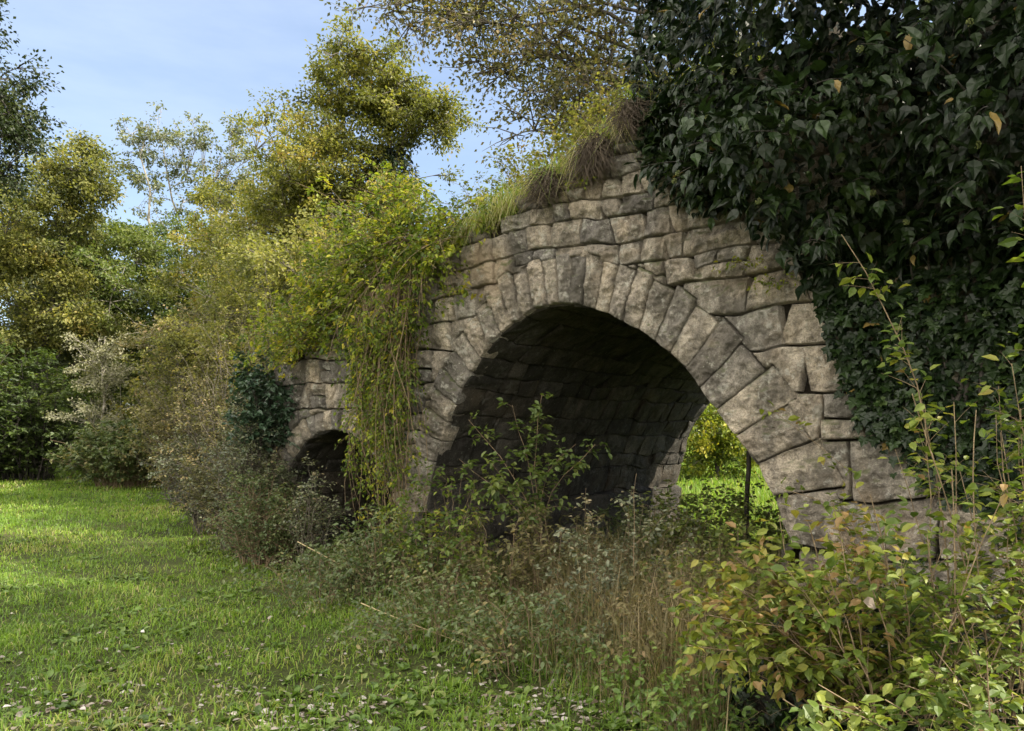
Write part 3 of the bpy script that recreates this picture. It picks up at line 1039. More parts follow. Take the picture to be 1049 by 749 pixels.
# overhanging sparse tree above the bridge
b = W(3.6, 2.6, 4.3)
tree('overhanging_tree', 'sparse small leaved tree on the bridge, its branches reaching left over the sky', b, 6.2, .15,
     [(-3.1, 1.2, 1.9, 1.4, 1.0, .8, 66), (-1.4, .6, 2.6, 1.5, 1.2, 1.1, 70), (-4.3, 1.5, 2.7, 1.2, .9, .6, 44), (-2.9, 1.4, 3.2, 1.6, 1.0, .9, 60), (.5, .3, 4.2, 2.2, 1.8, 1.4, 60), (-2.4, 0.8, 1.0, 1.3, .9, .55, 50)], 0.062, 84, .42, M['poplar'], M['bark'], 163, group='trees behind the bridge', bright=.15, bstart=.05, trunk_top=.8, spread=.3, twigs=6, limb=.11)
tree('parasol_tree', 'broad tree standing behind the ivy, its crown above the picture', W(6.6, 4.6, 3.9), 7.2, .2,
     [(0, 0, 5.2, 2.3, 2.2, 1.9, 80)], .085, 120, .5, M['green'], M['bark'], 164, group='trees behind the bridge')
# meadow beyond the arch
tree('sunlit_bush', 'sunlit yellow bush at the edge of the meadow beyond the arch', gp(735, 23), 3.4, .08,
     [(0, 0, 1.5, 2.3, 1.5, 1.6, 130)], .12, 120, .45, M['climb'], M['bark'], 170, cat='bush', bstart=.05, bright=.12)
tree('backing_tree', 'green tree rising behind the sunlit bush beyond the arch', gp(770, 30), 9, .16,
     [(0, 0, 5, 4.2, 2.4, 4.2, 170)], .16, 120, .7, M['olive'], M['bark'], 171, group='trees beyond the arch', bright=.1, bstart=.1)
tree('backing_tree', 'olive tree left of the sunlit bush beyond the arch', gp(640, 33), 9, .16,
     [(0, 0, 5, 3.6, 2.4, 4, 130)], .17, 110, .7, M['olive'], M['bark'], 172, group='trees beyond the arch', bstart=.1)

# small pale tree and hedge bank
H = hz(332, 21)
tree('pale_tree', 'small pale silvery tree with bare branches on the bramble bank', gp(104, 21), H, .055,
     [(0, 0, H * .72, .85, .8, H * .26, 60), (-.1, 0, H * .42, 1.1, 1, .5, 26)], .075, 60, .26, M['pale'], M['bark_pale'], 180, bstart=.2, limb=.4, trunk_top=.9)
H = hz(318, 19)
tree('leaning_sapling', 'small leaning sapling with a dark forked stem above the thicket', gp(205, 19), H, .07,
     [(-.2, 0, H * .8, 1.2, .9, .8, 60)], .075, 80, .3, M['olive'], M['bark_dark'], 181, lean=(-.5, 0), bright=.15, limb=.4)

G_H = 'thicket shrubs along the low end of the bridge'
sh = [
    ('bramble_bush', 'green domed bramble bush at the far corner of the meadow', 126, 20, 440, 1.7, 130, 'bramble', 'cane', .11, .55),
    ('bramble_bush', 'yellowish bramble bush right of the pale tree', 168, 22.5, 392, 1.8, 95, 'olive', 'bark', .10, .55),
    ('thicket_shrub', 'brown twiggy thicket with russet leaves at the bend of the hedge', 205, 16.5, 385, 1.7, 150, 'brownish', 'bark', .065, .5),
    ('thicket_shrub', 'green and brown thicket standing above the bend of the hedge', 195, 19.5, 352, 1.8, 110, 'olive', 'bark', .08, .45),
    ('thicket_shrub', 'tall brown thicket left of the small arch', 248, 12.6, 360, 1.35, 150, 'brownish', 'bark', .05, .45),
    ('thicket_shrub', 'tall olive bush rising behind the broken end of the bridge', 285, 13.2, 305, 1.3, 100, 'olive', 'bark', .06, .5),
    ('thicket_shrub', 'grey leaved bush close against the small arch', 264, 9.9, 410, .68, 110, 'bramble_grey', 'bark', .045, .45),
    ('thicket_shrub', 'low dark bramble in front of the thicket on the grass', 225, 12.6, 440, 1.2, 120, 'bramble_grey', 'bark', .05, .38),
    ('thicket_shrub', 'low russet bramble at the foot of the tall brown thicket', 252, 10.9, 452, .95, 110, 'brownish', 'bark', .045, .4),
    ('thicket_shrub', 'sparse silvery shrub growing before the dark small arch', 318, 8.8, 490, .4, 12, 'bramble_grey', 'bark', .04, .6),
    ('thicket_shrub', 'low leafy bramble spilling onto the grass below the small arch', 272, 9.3, 495, .75, 100, 'bramble', 'cane', .04, .42),
]
for i, (nm, lab, px, D, top, rad, n, mt, wm, lf, rn) in enumerate(sh):
    shrub(nm, lab, gp(px, D), 1.15 * max(.5, hz(top, D)), rad, n, M[mt], M[wm], 200 + i, leaf=lf, nside=11, slen=.42, ppl=10, group=G_H, rn0=rn)
# dry straw patch at hedge foot
mb = MB()
r = R0(5)
c = gp(158, 21.5)
q = c + r.normal(size=(900, 3)) * np.array([.45, .4, 0])
blades(mb, q, r.uniform(.3, .8, 900), np.full(900, .006), r, .8, np.clip(r.normal(.8, .2, 900), 0, 1))
tag(mb.build('straw_tuft', M['dry'], None), 'bleached straw tuft at the foot of the brown hedge', 'grass tuft')

# undergrowth below the big arch
G_U = 'undergrowth at the foot of the bridge'
ug = [
    ('weed_clump', 'low thorny clump where the grass meets the pier', 338, 7.8, .38, .75, 50, 'bramble', .035, .4),
    ('weed_clump', 'leafy clump with yellow green leaves right under the pier', 455, 7.4, 1.05, .55, 46, 'shrub_yel', .045, .35),
    ('weed_clump', 'dull green clump at the left foot of the pier', 405, 7.5, .75, .6, 46, 'bramble', .035, .45),
    ('weed_clump', 'brownish clump in front of the vault left side', 515, 6.9, .75, .6, 40, 'brownish', .035, .4),
    ('weed_clump', 'russet clump in the middle of the arch foot', 580, 7.0, .85, .55, 40, 'brownish', .04, .4),
    ('weed_clump', 'sparse russet clump below the right half of the vault', 650, 6.7, .9, .55, 34, 'bramble_grey', .035, .55),
    ('weed_clump', 'wide low green clump nearest the dead leaves', 455, 6.0, .5, .7, 54, 'bramble', .032, .5),
    ('weed_clump', 'low green clump in the foreground below the arch', 560, 5.3, .5, .6, 46, 'bramble', .032, .45),
    ('weed_clump', 'green leafy clump at the lower edge beside the ivy rock', 725, 4.2, .38, .55, 46, 'weed', .032, .45),
    ('weed_clump', 'russet stalky clump in front of the ivy rock', 690, 5.0, .65, .5, 36, 'brownish', .032, .6),
    ('weed_clump', 'green clump behind the yellow shrub under the arch opening', 735, 6.3, .75, .5, 40, 'green', .04, .7),
    ('weed_clump', 'tall green herbs growing in the opening left of the stake', 715, 8.0, 1.0, .6, 50, 'green', .05, .75),
    ('weed_clump', 'tall green herbs growing in the opening right of the stake', 790, 8.4, 1.0, .6, 44, 'green', .05, .7),
    ('weed_clump', 'dim clump deep under the vault by the far corner of the pier', 665, 9.2, .8, .7, 44, 'bramble', .05, .5),
    ('weed_clump', 'dull bramble clump in the middle of the dry grass', 625, 5.9, .6, .6, 46, 'bramble_grey', .034, .45),
    ('weed_clump', 'leafy clump between the pier and the small arch', 398, 8.0, .6, .4, 36, 'bramble', .04, .5),
    ('weed_clump', 'fine leaved clump on the grass edge left of the pier', 330, 7.3, .4, .6, 40, 'bramble', .03, .5),
]
for i, (nm, lab, px, D, h, rad, n, mt, lf, rn) in enumerate(ug):
    shrub(nm, lab, gp(px, D), h * 1.22, rad, n, M[mt], M['cane'], 230 + i, leaf=lf * 1.35, nside=8, slen=.3, ppl=5, T=OVATE if D < 8 else DIAMOND, group=G_U, rn0=rn, stemr=.004, foot=.7, cat='weed')


def cane_plant(name, label, paths, lm, wm, seed, leaf, nside, slen, ppl, T=OVATE, rad=.006, cat='shrub', group=None, rn0=.5, m=9, **kw):
    r = R0(seed)
    root = empty(name, tuple(paths[0][0]), label, cat, group)
    P = []
    for p in paths:
        p = np.asarray(p, float)
        # smooth resample
        d = np.concatenate([[0], np.cumsum(np.linalg.norm(np.diff(p, axis=0), axis=1))])
        d /= d[-1]
        tt_ = np.linspace(0, 1, m)
        q = np.stack([np.interp(tt_, d, p[:, k]) for k in range(3)], -1)
        for _ in range(2):
            q[1:-1] = .25 * q[:-2] + .5 * q[1:-1] + .25 * q[2:]
        q[1:-1] += r.normal(size=(m - 2, 3)) * .008
        P.append(q)
    P = np.array(P)
    wood, fol = MB(), MB()
    rr = rad * r.uniform(.7, 1.2, (len(P), 1)) * np.linspace(1, .3, m)[None]
    sprays(r, wood, fol, P, rr, nside, slen, leaf, ppl, T, rn0=rn0, **kw)
    wood.build('stems', wm, root, True)
    fol.build('foliage', lm, root)
    return root


# leafy shrub growing in the vault
pth = []
g0 = gp(560, 7.3)
for (x1, y1, d1_), (x2, y2, d2_) in [((540, 500, 7.4), (480, 430, 7.5)), ((545, 480, 7.3), (525, 415, 7.2)), ((555, 480, 7.2), (590, 455, 7.0)), ((535, 520, 7.3), (470, 470, 7.5)), ((560, 500, 7.2), (610, 455, 7.1)),
                                     ((545, 470, 7.3), (555, 405, 7.2)), ((550, 540, 7.1), (500, 470, 7.1)), ((550, 500, 7.4), (510, 500, 7.3))]:
    pth.append([g0 + rng.normal(size=3) * np.array([.06, .06, 0]), at(x1, y1, d1_), at(x2, y2, d2_)])
cane_plant('elder_shrub', 'leafy green shrub growing inside the mouth of the big arch', pth, M['green'], M['cane'], 260, .07, 17, .3, 8, rn0=.55, start=.45)
pth = []
g0 = gp(615, 6.6)
for e in [(648, 500), (600, 500), (665, 545), (575, 540), (690, 520), (630, 560)]:
    pth.append([gp(615 + rng.normal() * 25, 6.6), at(610 + rng.normal() * 12, 590, 6.6), at(e[0], e[1], 6.5)])
cane_plant('wild_rose', 'thin stemmed pale leaved briar in front of the dark vault', pth, M['bramble_grey'], M['cane'], 261, .05, 12, .2, 6, rn0=.65, start=.4, rad=.004)
# tall weed stalks
for i, (px, D, top, lab) in enumerate([(652, 6.0, 485, 'tall thin brown weed stalk in front of the right side of the vault'), (575, 6.2, 545, 'short thin brown weed stalk below the vault centre'), (700, 6.0, 560, 'thin weed stalk left of the wooden stake')]):
    cane_plant('weed_stalk', lab, [[gp(px - 6, D), at(px - 3, (top + 620) / 2, D), at(px, top, D)]], M['bramble_grey'], M['cane'], 270 + i, .04, 14, .14, 4, cat='weed', rn0=.7, rad=.005, group='tall weed stalks under the arch')
# wooden stake seen in the opening
mb = MB()
a, b2 = gp(763, 8.6), at(767, 462, 8.6)
P = np.linspace(a - np.array([0, 0, .1]), b2, 8)
P[1:-1] += rng.normal(size=(6, 3)) * .008
mb.tubes(P[None], np.linspace(.034, .026, 8)[None], 8)
mb.add(P[-1][None] + np.concatenate([np.zeros((1, 3)), .026 * np.stack([np.cos(np.arange(8) * .785), np.sin(np.arange(8) * .785), np.zeros(8)], -1)]), tris=[(0, 1 + i, 1 + (i + 1) % 8) for i in range(8)])
tag(mb.build('wooden_stake', M['bark_dark'], None, True), 'dark thin wooden stake upright in the opening of the big arch', 'stake')
mb = MB()
P = np.linspace(gp(766, 8.3), at(790, 520, 8.5), 6) + np.concatenate([np.zeros((1, 3)), rng.normal(size=(4, 3)) * .02, np.zeros((1, 3))])
mb.tubes(P[None], np.linspace(.014, .006, 6)[None], 5)
tag(mb.build('dead_branch', M['bark'], None, True), 'thin dead branch leaning beside the wooden stake', 'branch')
# bleached dry canes lying across the undergrowth
for i, (p0, p1, p2, lab) in enumerate([((370, 618, 6.6), (440, 648, 6.0), (560, 690, 5.4), 'long bleached cane lying in front of the undergrowth'),
                                       ((305, 555, 8.0), (350, 580, 7.6), (425, 615, 7.0), 'bleached cane slanting down from the pier foot'),
                                       ((560, 660, 5.6), (600, 640, 5.4), (690, 700, 4.7), 'thin yellow cane crossing the dry grass')]):
    mb = MB()
    P = bez(at(*p0)[None], at(*p1)[None], at(*p2)[None], 9)
    mb.tubes(P, np.linspace(.006, .003, 9)[None], 5)
    q = P[0][3:8] + rng.normal(size=(5, 3)) * .01
    mb.tubes(np.stack([q, q + rng.normal(size=(5, 3)) * .06, q + rng.normal(size=(5, 3)) * .13], 1), np.full((5, 3), .0018), 3)
    tag(mb.build('dry_cane', M['straw'], None, True), lab, 'cane', 'dry canes in the undergrowth')


# ------------------------------------------------------------------ climber on the wall
def climber():
    r = R0(301)
    root = empty('climbing_vine', tuple(W(-.4, -.1, 0.0)), 'yellow green climber tumbling over the pier from the top of the bridge', 'climber')
    wood, fol = MB(), MB()
    # bushy head sprawling on the wall top
    n = 250
    s = np.where(r.random(n) < .75, r.uniform(-1.9, .45, n), r.uniform(-2.6, .95, n))
    z0 = top_z(s) - .1
    S = W(s, r.uniform(.1, .9, n), z0)
    out = r.uniform(.15, .75, n)
    up_ = np.clip(1 - np.abs(s + .5) / 1.6, .2, 1)
    E = W(s + r.normal(size=n) * .45, -out, z0 + r.uniform(-1.0, 1.5, n) * np.where(r.random(n) < .6, up_, .6))
    C = W(s, -.15 + r.normal(size=n) * .15, z0 + r.uniform(.3, 1.2, n) * up_)
    P = bez(S, C, E, 7)
    sprays(r, wood, fol, P, .005 * np.linspace(1, .35, 7)[None] * np.ones((n, 1)), 9, .34, .055, 8, OVATE, rn0=.46, start=.2, clump=.2)
    # trailing strands down the face of the pier
    n = 105
    s = r.normal(-.24, .2, n)
    zt = top_z(s) - .15
    ze = r.uniform(.3, 2.6, n)
    m = 9
    f = np.linspace(0, 1, m)[None]
    off = -(.12 + .22 * r.random((n, 1))) - .2 * np.sin(f * 3.14) * r.random((n, 1))
    ss = s[:, None] + .36 * np.sin(f * r.uniform(2, 8, (n, 1)) + r.random((n, 1)) * 6) * r.random((n, 1)) * f ** .5 - .12 * f
    zz = zt[:, None] * (1 - f) + ze[:, None] * f
    P = W(ss, off, zz)
    sprays(r, wood, fol, P, .0045 * np.linspace(1, .4, m)[None] * np.ones((n, 1)), 13, .24, .046, 7, OVATE, rn0=.36, up=0, droop=.5, clump=.2)
    # leafless cords
    n = 12
    s = r.normal(-.32, .24, n)
    zt = top_z(s) - .4
    f = np.linspace(0, 1, m)[None]
    P = W(s[:, None] + .14 * np.sin(f * r.uniform(2, 7, (n, 1)) + r.random((n, 1)) * 6) * r.random((n, 1)), -(.08 + .2 * r.random((n, 1))) + 0 * f, zt[:, None] * (1 - f) + r.uniform(0, .9, (n, 1)) * f)
    wood.tubes(P, np.full((n, m), .0042) * r.uniform(.5, 1.6, (n, 1)), 4)
    wood.build('stems', M['cane'], root, True)
    fol.build('foliage', M['climb'], root)


climber()
# dark ivy clump at the broken end of the wall
shrub('ivy_bush', 'dark glossy ivy clump on the low broken end of the bridge', W(-2.62, -.12, 1.5), 1.3, .5, 46, M['ivy_pale'], M['bark_dark'], 310, leaf=.075, nside=12, slen=.34, ppl=8, T=IVYA, rn0=.45, cat='ivy', start=0, hv=(.3, 1.1), droop=.5)
tree('dead_snag', 'short broken dead trunk leaning on the wall above the small arch', W(-2.25, .3, 2.3), .9, .055, [(0, 0, .8, .15, .15, .1, 3)], .04, 10, .08, M['brownish'], M['bark_pale'], 312, cat='snag', lean=(.7, -.1))


# ------------------------------------------------------------------ growth on the bridge top
def bank_top():
    r = R0(320)
    n = 15000
    s = r.uniform(-1.5, 3.6, n)
    t = r.random(n) ** 1.6 * 2.2
    z = top_z(s) - .10 + .22 * np.clip(t, 0, 1)
    mb = MB()
    h = r.uniform(.10, .42, n) * (1 + .6 * n2(s, t, .5, 3))
    blades(mb, W(s, t, z), h, r.uniform(.0025, .005, n), r, 1.0, np.clip(r.normal(.8, .2, n), 0, 1))
    n2_ = 3500
    s = r.uniform(-1.2, 2.6, n2_)
    t = r.uniform(-.06, .22, n2_)
    blades(mb, W(s, t, top_z(s) - .04), r.uniform(.08, .34, n2_), np.full(n2_, .0028), r, 2.2, np.clip(r.normal(.92, .2, n2_), 0, 1), 1.1)
    tag(mb.build('bank_grass', M['grass'], None), 'shaggy grass growing along the broken top of the bridge', 'grass', None, 'stuff')
    for i, (px, py, n, L, wd, lab) in enumerate([(608, 158, 600, .30, .10, 'big shaggy mat of dark roots hanging over the wall top beside the ivy'),
                                                 (558, 195, 420, .18, .11, 'small dark root mat hanging over the wall top left of the big one'),
                                                 (646, 122, 400, .2, .08, 'narrow dark root mat tucked against the edge of the ivy')]):
        s0, z0 = wall_px(px, py, -.1)
        mb = MB()
        s = r.normal(s0, wd * .5, n)
        zz = z0 + .08 + r.normal(size=n) * .06
        P0 = W(s, r.uniform(-.02, .25, n), zz)
        k = r.uniform(.4, 1.1, n) * L
        P1 = W(s + r.normal(size=n) * .09, r.uniform(-.30, -.06, n), zz + .05 - k * .2)
        P2 = W(s + r.normal(size=n) * .13, r.uniform(-.26, -.02, n), zz - k)
        mb.tubes(bez(P0, P1, P2, 5), np.array([[.0045, .004, .003, .002, .001]]) * np.ones((n, 1)), 3, r.random(n))
        root = empty('root_mat', tuple(W(s0, 0, z0 + .1)), lab, 'root mat', 'root mats on the wall top')
        mb.build('roots', M['root'], root)
        nu, nv = 26, 14
        T_, P_ = np.meshgrid(np.linspace(0, 2 * math.pi, nu, endpoint=False), np.linspace(-1.5, 1.5, nv))
        d = np.stack([np.cos(T_) * np.cos(P_), np.sin(T_) * np.cos(P_), np.sin(P_)], -1)
        rr_ = 1 + .5 * fbm(d + i * 9, .7, 4, 3, .6)
        q = d * rr_[..., None] * np.array([wd * 1.35, .2, .13])
        i_ = np.arange(nv - 1)[:, None] * nu
        j_ = np.arange(nu)[None]
        j2_ = (j_ + 1) % nu
        me = MB()
        me.add(W(s0 + q[..., 0], .06 + q[..., 1], z0 + .06 + q[..., 2]), quads=np.stack(np.broadcast_arrays(i_ + j_, i_ + j2_, i_ + nu + j2_, i_ + nu + j_), -1).reshape(-1, 4))
        me.build('earth', M['bare_soil'], root, True)
        # moss and grass sprouting from the clod
        gq = MB()
        m_ = 60
        blades(gq, W(s0 + r.normal(size=m_) * wd, r.uniform(-.12, .2, m_), z0 + .12 + r.random(m_) * .06), r.uniform(.08, .3, m_), np.full(m_, .003), r, 1.6, np.clip(r.normal(.7, .25, m_), 0, 1), .9)
        gq.build('grass_fringe', M['grass'], root)
    tufts = [(505, 205, .5, 'olive'), (545, 175, .55, 'gold'), (585, 150, .5, 'olive'), (625, 118, .6, 'olive'), (470, 215, .5, 'climb')]
    labs = ['leafy scrub tuft left on the sloping wall top', 'golden scrub tuft halfway up the wall top', 'olive scrub tuft behind the big root mat', 'leafy scrub tuft at the wall top next to the ivy', 'bright scrub tuft at the head of the climber']
    for i, ((px, py, h, mt), lab) in enumerate(zip(tufts, labs)):
        s0, z0 = wall_px(px, py, .5)
        shrub('scrub_tuft', lab, W(s0, .5, float(top_z(s0)) + .02), h + .35, .55, 30, M[mt], M['cane'], 330 + i, leaf=.045, nside=9, slen=.25, ppl=7, group='scrub on the wall top', rn0=.5, stemr=.005)
    # little ferns and sprigs rooted in the joints
    for i, (px, py, lab) in enumerate([(600, 190, 'trailing green sprig on the stones under the root mats'), (768, 272, 'small fresh green sprig in a joint right of the arch crown'), (795, 292, 'tiny fresh green sprig in a joint near the ivy'), (470, 300, 'green sprig on the wall left of the arch ring')]):
        s0, z0 = wall_px(px, py)
        pth = [[W(s0, 0, z0), W(s0 + a * .5, -.10, z0 + .03), W(s0 + a, -.13, z0 - .03)] for a in (-.22, -.1, .08, .2)]
        cane_plant('wall_sprig', lab, pth, M['climb'], M['cane'], 340 + i, .035, 6, .06, 3, rad=.0025, cat='plant', group='sprigs in the wall joints', rn0=.55)


bank_top()


# ------------------------------------------------------------------ ivy
IVB = [(648, -60), (652, 60), (662, 165), (700, 205), (745, 222), (790, 222), (815, 262), (832, 315), (848, 385), (872, 432), (915, 470), (960, 500), (1010, 540), (1060, 560)]


def ivy():
    r = R0(401)
    root = empty('ivy', tuple(W(5.2, -.15, 0)), 'huge dark ivy curtain smothering the right end of the bridge', 'ivy')
    fol, wood = MB(), MB()
    bp = np.array(IVB, float)
    # left/lower outline measured on the wall face
    bs = np.array([wall_px(a, b)[0] for a, b in IVB])
    bz = np.array([wall_px(a, b)[1] for a, b in IVB])
    o = np.argsort(bs)
    low = lambda s: np.interp(s, bs[o], bz[o], left=9)

    def bulge(s, z):
        b = .13 + 1.35 * np.clip((z - 2.75) / .7, 0, 1) * np.clip((s - 2.7) / 1.6, .10, 1)
        b = b * (.78 + .85 * n2(s, z, .8, 91, 2)) + .06 * n2(s, z, .25, 92)
        b = b + .35 * np.clip((s - 5.4) / 1.5, 0, 1)
        return np.maximum(b, .05)
    # flat carpet plus bulging mass, outer shell and shaded inner layers
    n = 52000
    s = r.uniform(2.6, 7.6, n)
    z = r.uniform(.4, 7.4, n)
    lo = low(s - .10 * np.clip((2.9 - z) / .5, 0, 1)) + .10 * n2(s, z, .3, 93) + .06 * r.normal(size=n)
    k = z > lo
    s, z = s[k], z[k]
    n = len(s)
    b = bulge(s, z)
    inner = r.random(n) < .36
    t = np.where(inner, -b * r.random(n) + np.where(z > top_z(s), 1.4 * r.random(n), 0) - .03, -b + .26 * r.random(n) ** 1.5 * np.clip(b / .5, .2, 1.6))
    gap_ = (n2(s, z, .5, 97, 2) < -.16) & ~inner & (z > 2.5)
    t = np.where(gap_, -b * r.random(n) * .55, t)
    pos = W(s, t, z)
    # outward normal of the lumpy surface
    e = .08
    gs = (bulge(s + e, z) - bulge(s - e, z)) / (2 * e)
    gz = (bulge(s, z + e) - bulge(s, z - e)) / (2 * e)
    on = unit(np.stack([-NX - gs * UX, -NY - gs * UY, -gz], -1))
    nor = unit(on + np.array([0, 0, .55]) + r.normal(size=(n, 3)) * .38)
    ax = unit(np.array([0, 0, -.9]) + on * .55 + r.normal(size=(n, 3)) * .65)
    rn = np.clip(.45 + .3 * n2(s, z, .5, 95) + r.normal(size=n) * .22, 0, .97)
    rn = np.where(r.random(n) < .005, 1, rn)
    ad = z > 2.6
    fol.leaves(pos[ad], ax[ad], nor[ad], .072 * (r.uniform(.3, 1.5, n) * np.where(inner, 1.4, 1))[ad], IVYA, rn[ad])
    fol.leaves(pos[~ad], ax[~ad], nor[~ad], .085 * r.uniform(.5, 1.25, (~ad).sum()), IVY, rn[~ad])
    # shoots that stand out from the mass, leaves in whorls, flower heads at the tips
    ns = 90
    s = r.uniform(3.3, 6.4, ns)
    z = np.maximum(r.uniform(2.7, 4.9, ns), low(s) + .35)
    b = bulge(s, z)
    S = W(s, -b + .2, z)
    E = W(s + r.normal(size=ns) * .18, -b - r.uniform(.15, .42, ns), z + r.uniform(-.22, .16, ns))
    P = bez(S, (S + E) / 2 + np.array([0, 0, .06]), E, 6)
    wood.tubes(P, np.array([[.007, .006, .005, .004, .003, .002]]) * np.ones((ns, 1)), 4)
    K_ = 17
    li = np.repeat(np.arange(ns), K_)
    f = r.uniform(.35, 1, len(li))
    pi = np.clip((f * 5).astype(int), 0, 4)
    fr = (f * 5 - pi)[:, None]
    pos = P[li, pi] * (1 - fr) + P[li, pi + 1] * fr + r.normal(size=(len(li), 3)) * .012
    d = unit(E - S)[li]
    rad = unit(np.cross(d, rv(r, len(li))))
    ax = unit(rad * .8 + d * .35 + np.array([0, 0, -.55]))
    pos = pos + rad * .035
    nor = unit(np.array([0, 0, .9]) + d * .5 + rad * .2 + r.normal(size=(len(li), 3)) * .2)
    fol.leaves(pos, ax, nor, .096 * r.uniform(.5, 1.2, len(li)), IVYA, np.clip(r.normal(.62, .18, len(li)), 0, 1))
    # old stems clinging to the wall
    n = 26
    s0 = r.uniform(4.9, 7, n)
    f = np.linspace(0, 1, 10)[None]
    zb = np.maximum(low(s0) + .3, .1)[:, None]
    ss = s0[:, None] + .25 * np.sin(f * r.uniform(2, 5, (n, 1)) + r.random((n, 1)) * 6)
    wood.tubes(W(ss, -.08, zb + (5.0 - zb) * f), .016 * r.uniform(.5, 1.4, (n, 1)) * np.linspace(1, .5, 10)[None], 5)
    wood.build('stems', M['bark_dark'], root, True)
    fol.build('foliage', M['ivy'], root)
    # ball shaped flower heads
    for i in r.permutation(ns)[:24]:
        mb = MB()
        for q in range(1):
            c = E[i] + r.normal(size=3) * .02 + np.array([0, 0, .015])
            m = 34
            d = rv(r, m)
            mb.tubes(np.stack([np.broadcast_to(c, (m, 3)), c + d * .016], 1), np.full((m, 2), .0008), 3)
            tv = np.array([(1, 0, 0), (-1, 0, 0), (0, 1, 0), (0, -1, 0), (0, 0, 1), (0, 0, -1)], float)
            tf = np.array([(0, 2, 4), (2, 1, 4), (1, 3, 4), (3, 0, 4), (2, 0, 5), (1, 2, 5), (3, 1, 5), (0, 3, 5)])
            V = (c + d * .018)[:, None] + tv[None] * .0048
            mb.add(V, tris=(np.arange(m)[:, None, None] * 6 + tf[None]), rt=np.repeat(r.random(m), 8))
        mb.build('flower_head', M['ivy_head'], root)


ivy()

# ------------------------------------------------------------------ ivy covered boulder at the right foot
def boulder():
    r = R0(420)
    c = gp(845, 4.15) + np.array([0, 0, .22])
    nu, nv = 48, 28
    th = np.linspace(0, 2 * math.pi, nu, endpoint=False)
    ph = np.linspace(-1.2, 1.55, nv)
    T, Pp = np.meshgrid(th, ph)
    d = np.stack([np.cos(T) * np.cos(Pp), np.sin(T) * np.cos(Pp), np.sin(Pp)], -1)
    rr = 1 + .22 * fbm(d + 7, .8, 4, 3) + .05 * fbm(d + 3, .2, 3, 5)
    V = c + d * rr[..., None] * np.array([.46, .42, .42])
    i = np.arange(nv - 1)[:, None] * nu
    j = np.arange(nu)[None]
    j2 = (j + 1) % nu
    root = empty('boulder', tuple(c - np.array([0, 0, .3])), 'dark fallen block half hidden by ivy under the yellow shrub', 'boulder')
    mb = MB()
    mb.add(V, quads=np.stack(np.broadcast_arrays(i + j, i + j2, i + nu + j2, i + nu + j), -1).reshape(-1, 4), rq=.1)
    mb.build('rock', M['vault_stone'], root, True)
    iv = empty('ivy', tuple(c), 'patch of dark ivy creeping over the fallen block at lower right', 'ivy')
    n = 2600
    d = rv(r, n)
    d[:, 2] = np.abs(d[:, 2]) * np.where(r.random(n) < .75, 1, -.6)
    k = (n2(d[:, 0] * 3 + d[:, 2], d[:, 1] * 3, .8, 5) > -.15) | (d[:, 2] < .0)
    d = d[k]
    n = len(d)
    pos = c + d * np.array([.5, .47, .46]) * r.uniform(.95, 1.15, (n, 1))
    mb = MB()
    mb.leaves(pos, unit(np.array([0, 0, -1.0]) + d * .5 + r.normal(size=(n, 3)) * .4), unit(d + np.array([0, 0, .4]) + r.normal(size=(n, 3)) * .35), .06 * r.uniform(.5, 1.2, n), IVY, np.clip(r.normal(.4, .2, n), 0, 1))
    mb.build('foliage', M['ivy'], iv)
    # ivy running along the ground to the right
    iv2 = empty('ivy', tuple(gp(960, 3.9)), 'dark ground ivy filling the shade behind the yellow shrub at right', 'ivy')
    n = 6000
    x = r.uniform(1.3, 4.2, n)
    y = r.uniform(3.0, 5.2, n)
    s, t = wall_st(x, y)
    k = (t < 0)
    x, y, t = x[k], y[k], t[k]
    n = len(x)
    z = ground_z(x, y) + r.random(n) * (.25 + .6 * np.exp(t * 1.2))
    mb = MB()
    mb.leaves(np.stack([x, y, z], -1), unit(np.array([0, 0, -.8]) + r.normal(size=(n, 3)) * .6), unit(np.array([-.3, -.5, .8]) + r.normal(size=(n, 3)) * .4), .075 * r.uniform(.5, 1.2, n), IVY, np.clip(r.normal(.35, .2, n), 0, 1))
    mb.build('foliage', M['ivy'], iv2)


boulder()

# ------------------------------------------------------------------ yellow green shrub at the right foreground
G_R = 'yellow green shrubs in the right foreground'
r = R0(440)


def bunch(starts, ends, lift, nper, spread):
    out = []
    for s_, e_ in zip(starts, ends):
        for q in range(nper):
            a = gp(*s_) + r.normal(size=3) * np.array([.12, .12, 0])
            c = at(*e_) + r.normal(size=3) * np.array(spread)
            m_ = a * .45 + c * .55 + np.array([0, 0, lift * r.uniform(.5, 1.3)])
            out.append([a, m_, c])
    return out


cane_plant('dogwood_shrub', 'yellow green shrub reaching its leafy sprays left across the arch foot',
           bunch([(930, 3.7), (920, 3.7), (930, 3.6), (900, 3.7), (910, 3.8), (940, 3.8)], [(690, 640, 3.6), (735, 600, 3.7), (770, 585, 3.7), (815, 570, 3.7), (745, 650, 3.5), (880, 545, 3.8)], .22, 7, (.08, .14, .08)),
           M['shrub_yel'], M['cane'], 441, .06, 15, .26, 6, group=G_R, rn0=.72, start=.3, droop=.15, up=.15)
cane_plant('dogwood_shrub', 'densest yellow green shrub filling the lower right corner',
           bunch([(960, 3.4), (1000, 3.4), (930, 3.4), (1050, 3.4)], [(860, 610, 3.3), (930, 590, 3.3), (1000, 560, 3.2), (1050, 520, 3.3)], .12, 8, (.18, .2, .18)),
           M['shrub_yel'], M['cane'], 442, .058, 14, .28, 5, group=G_R, rn0=.6, start=.3, droop=.15, up=.2)
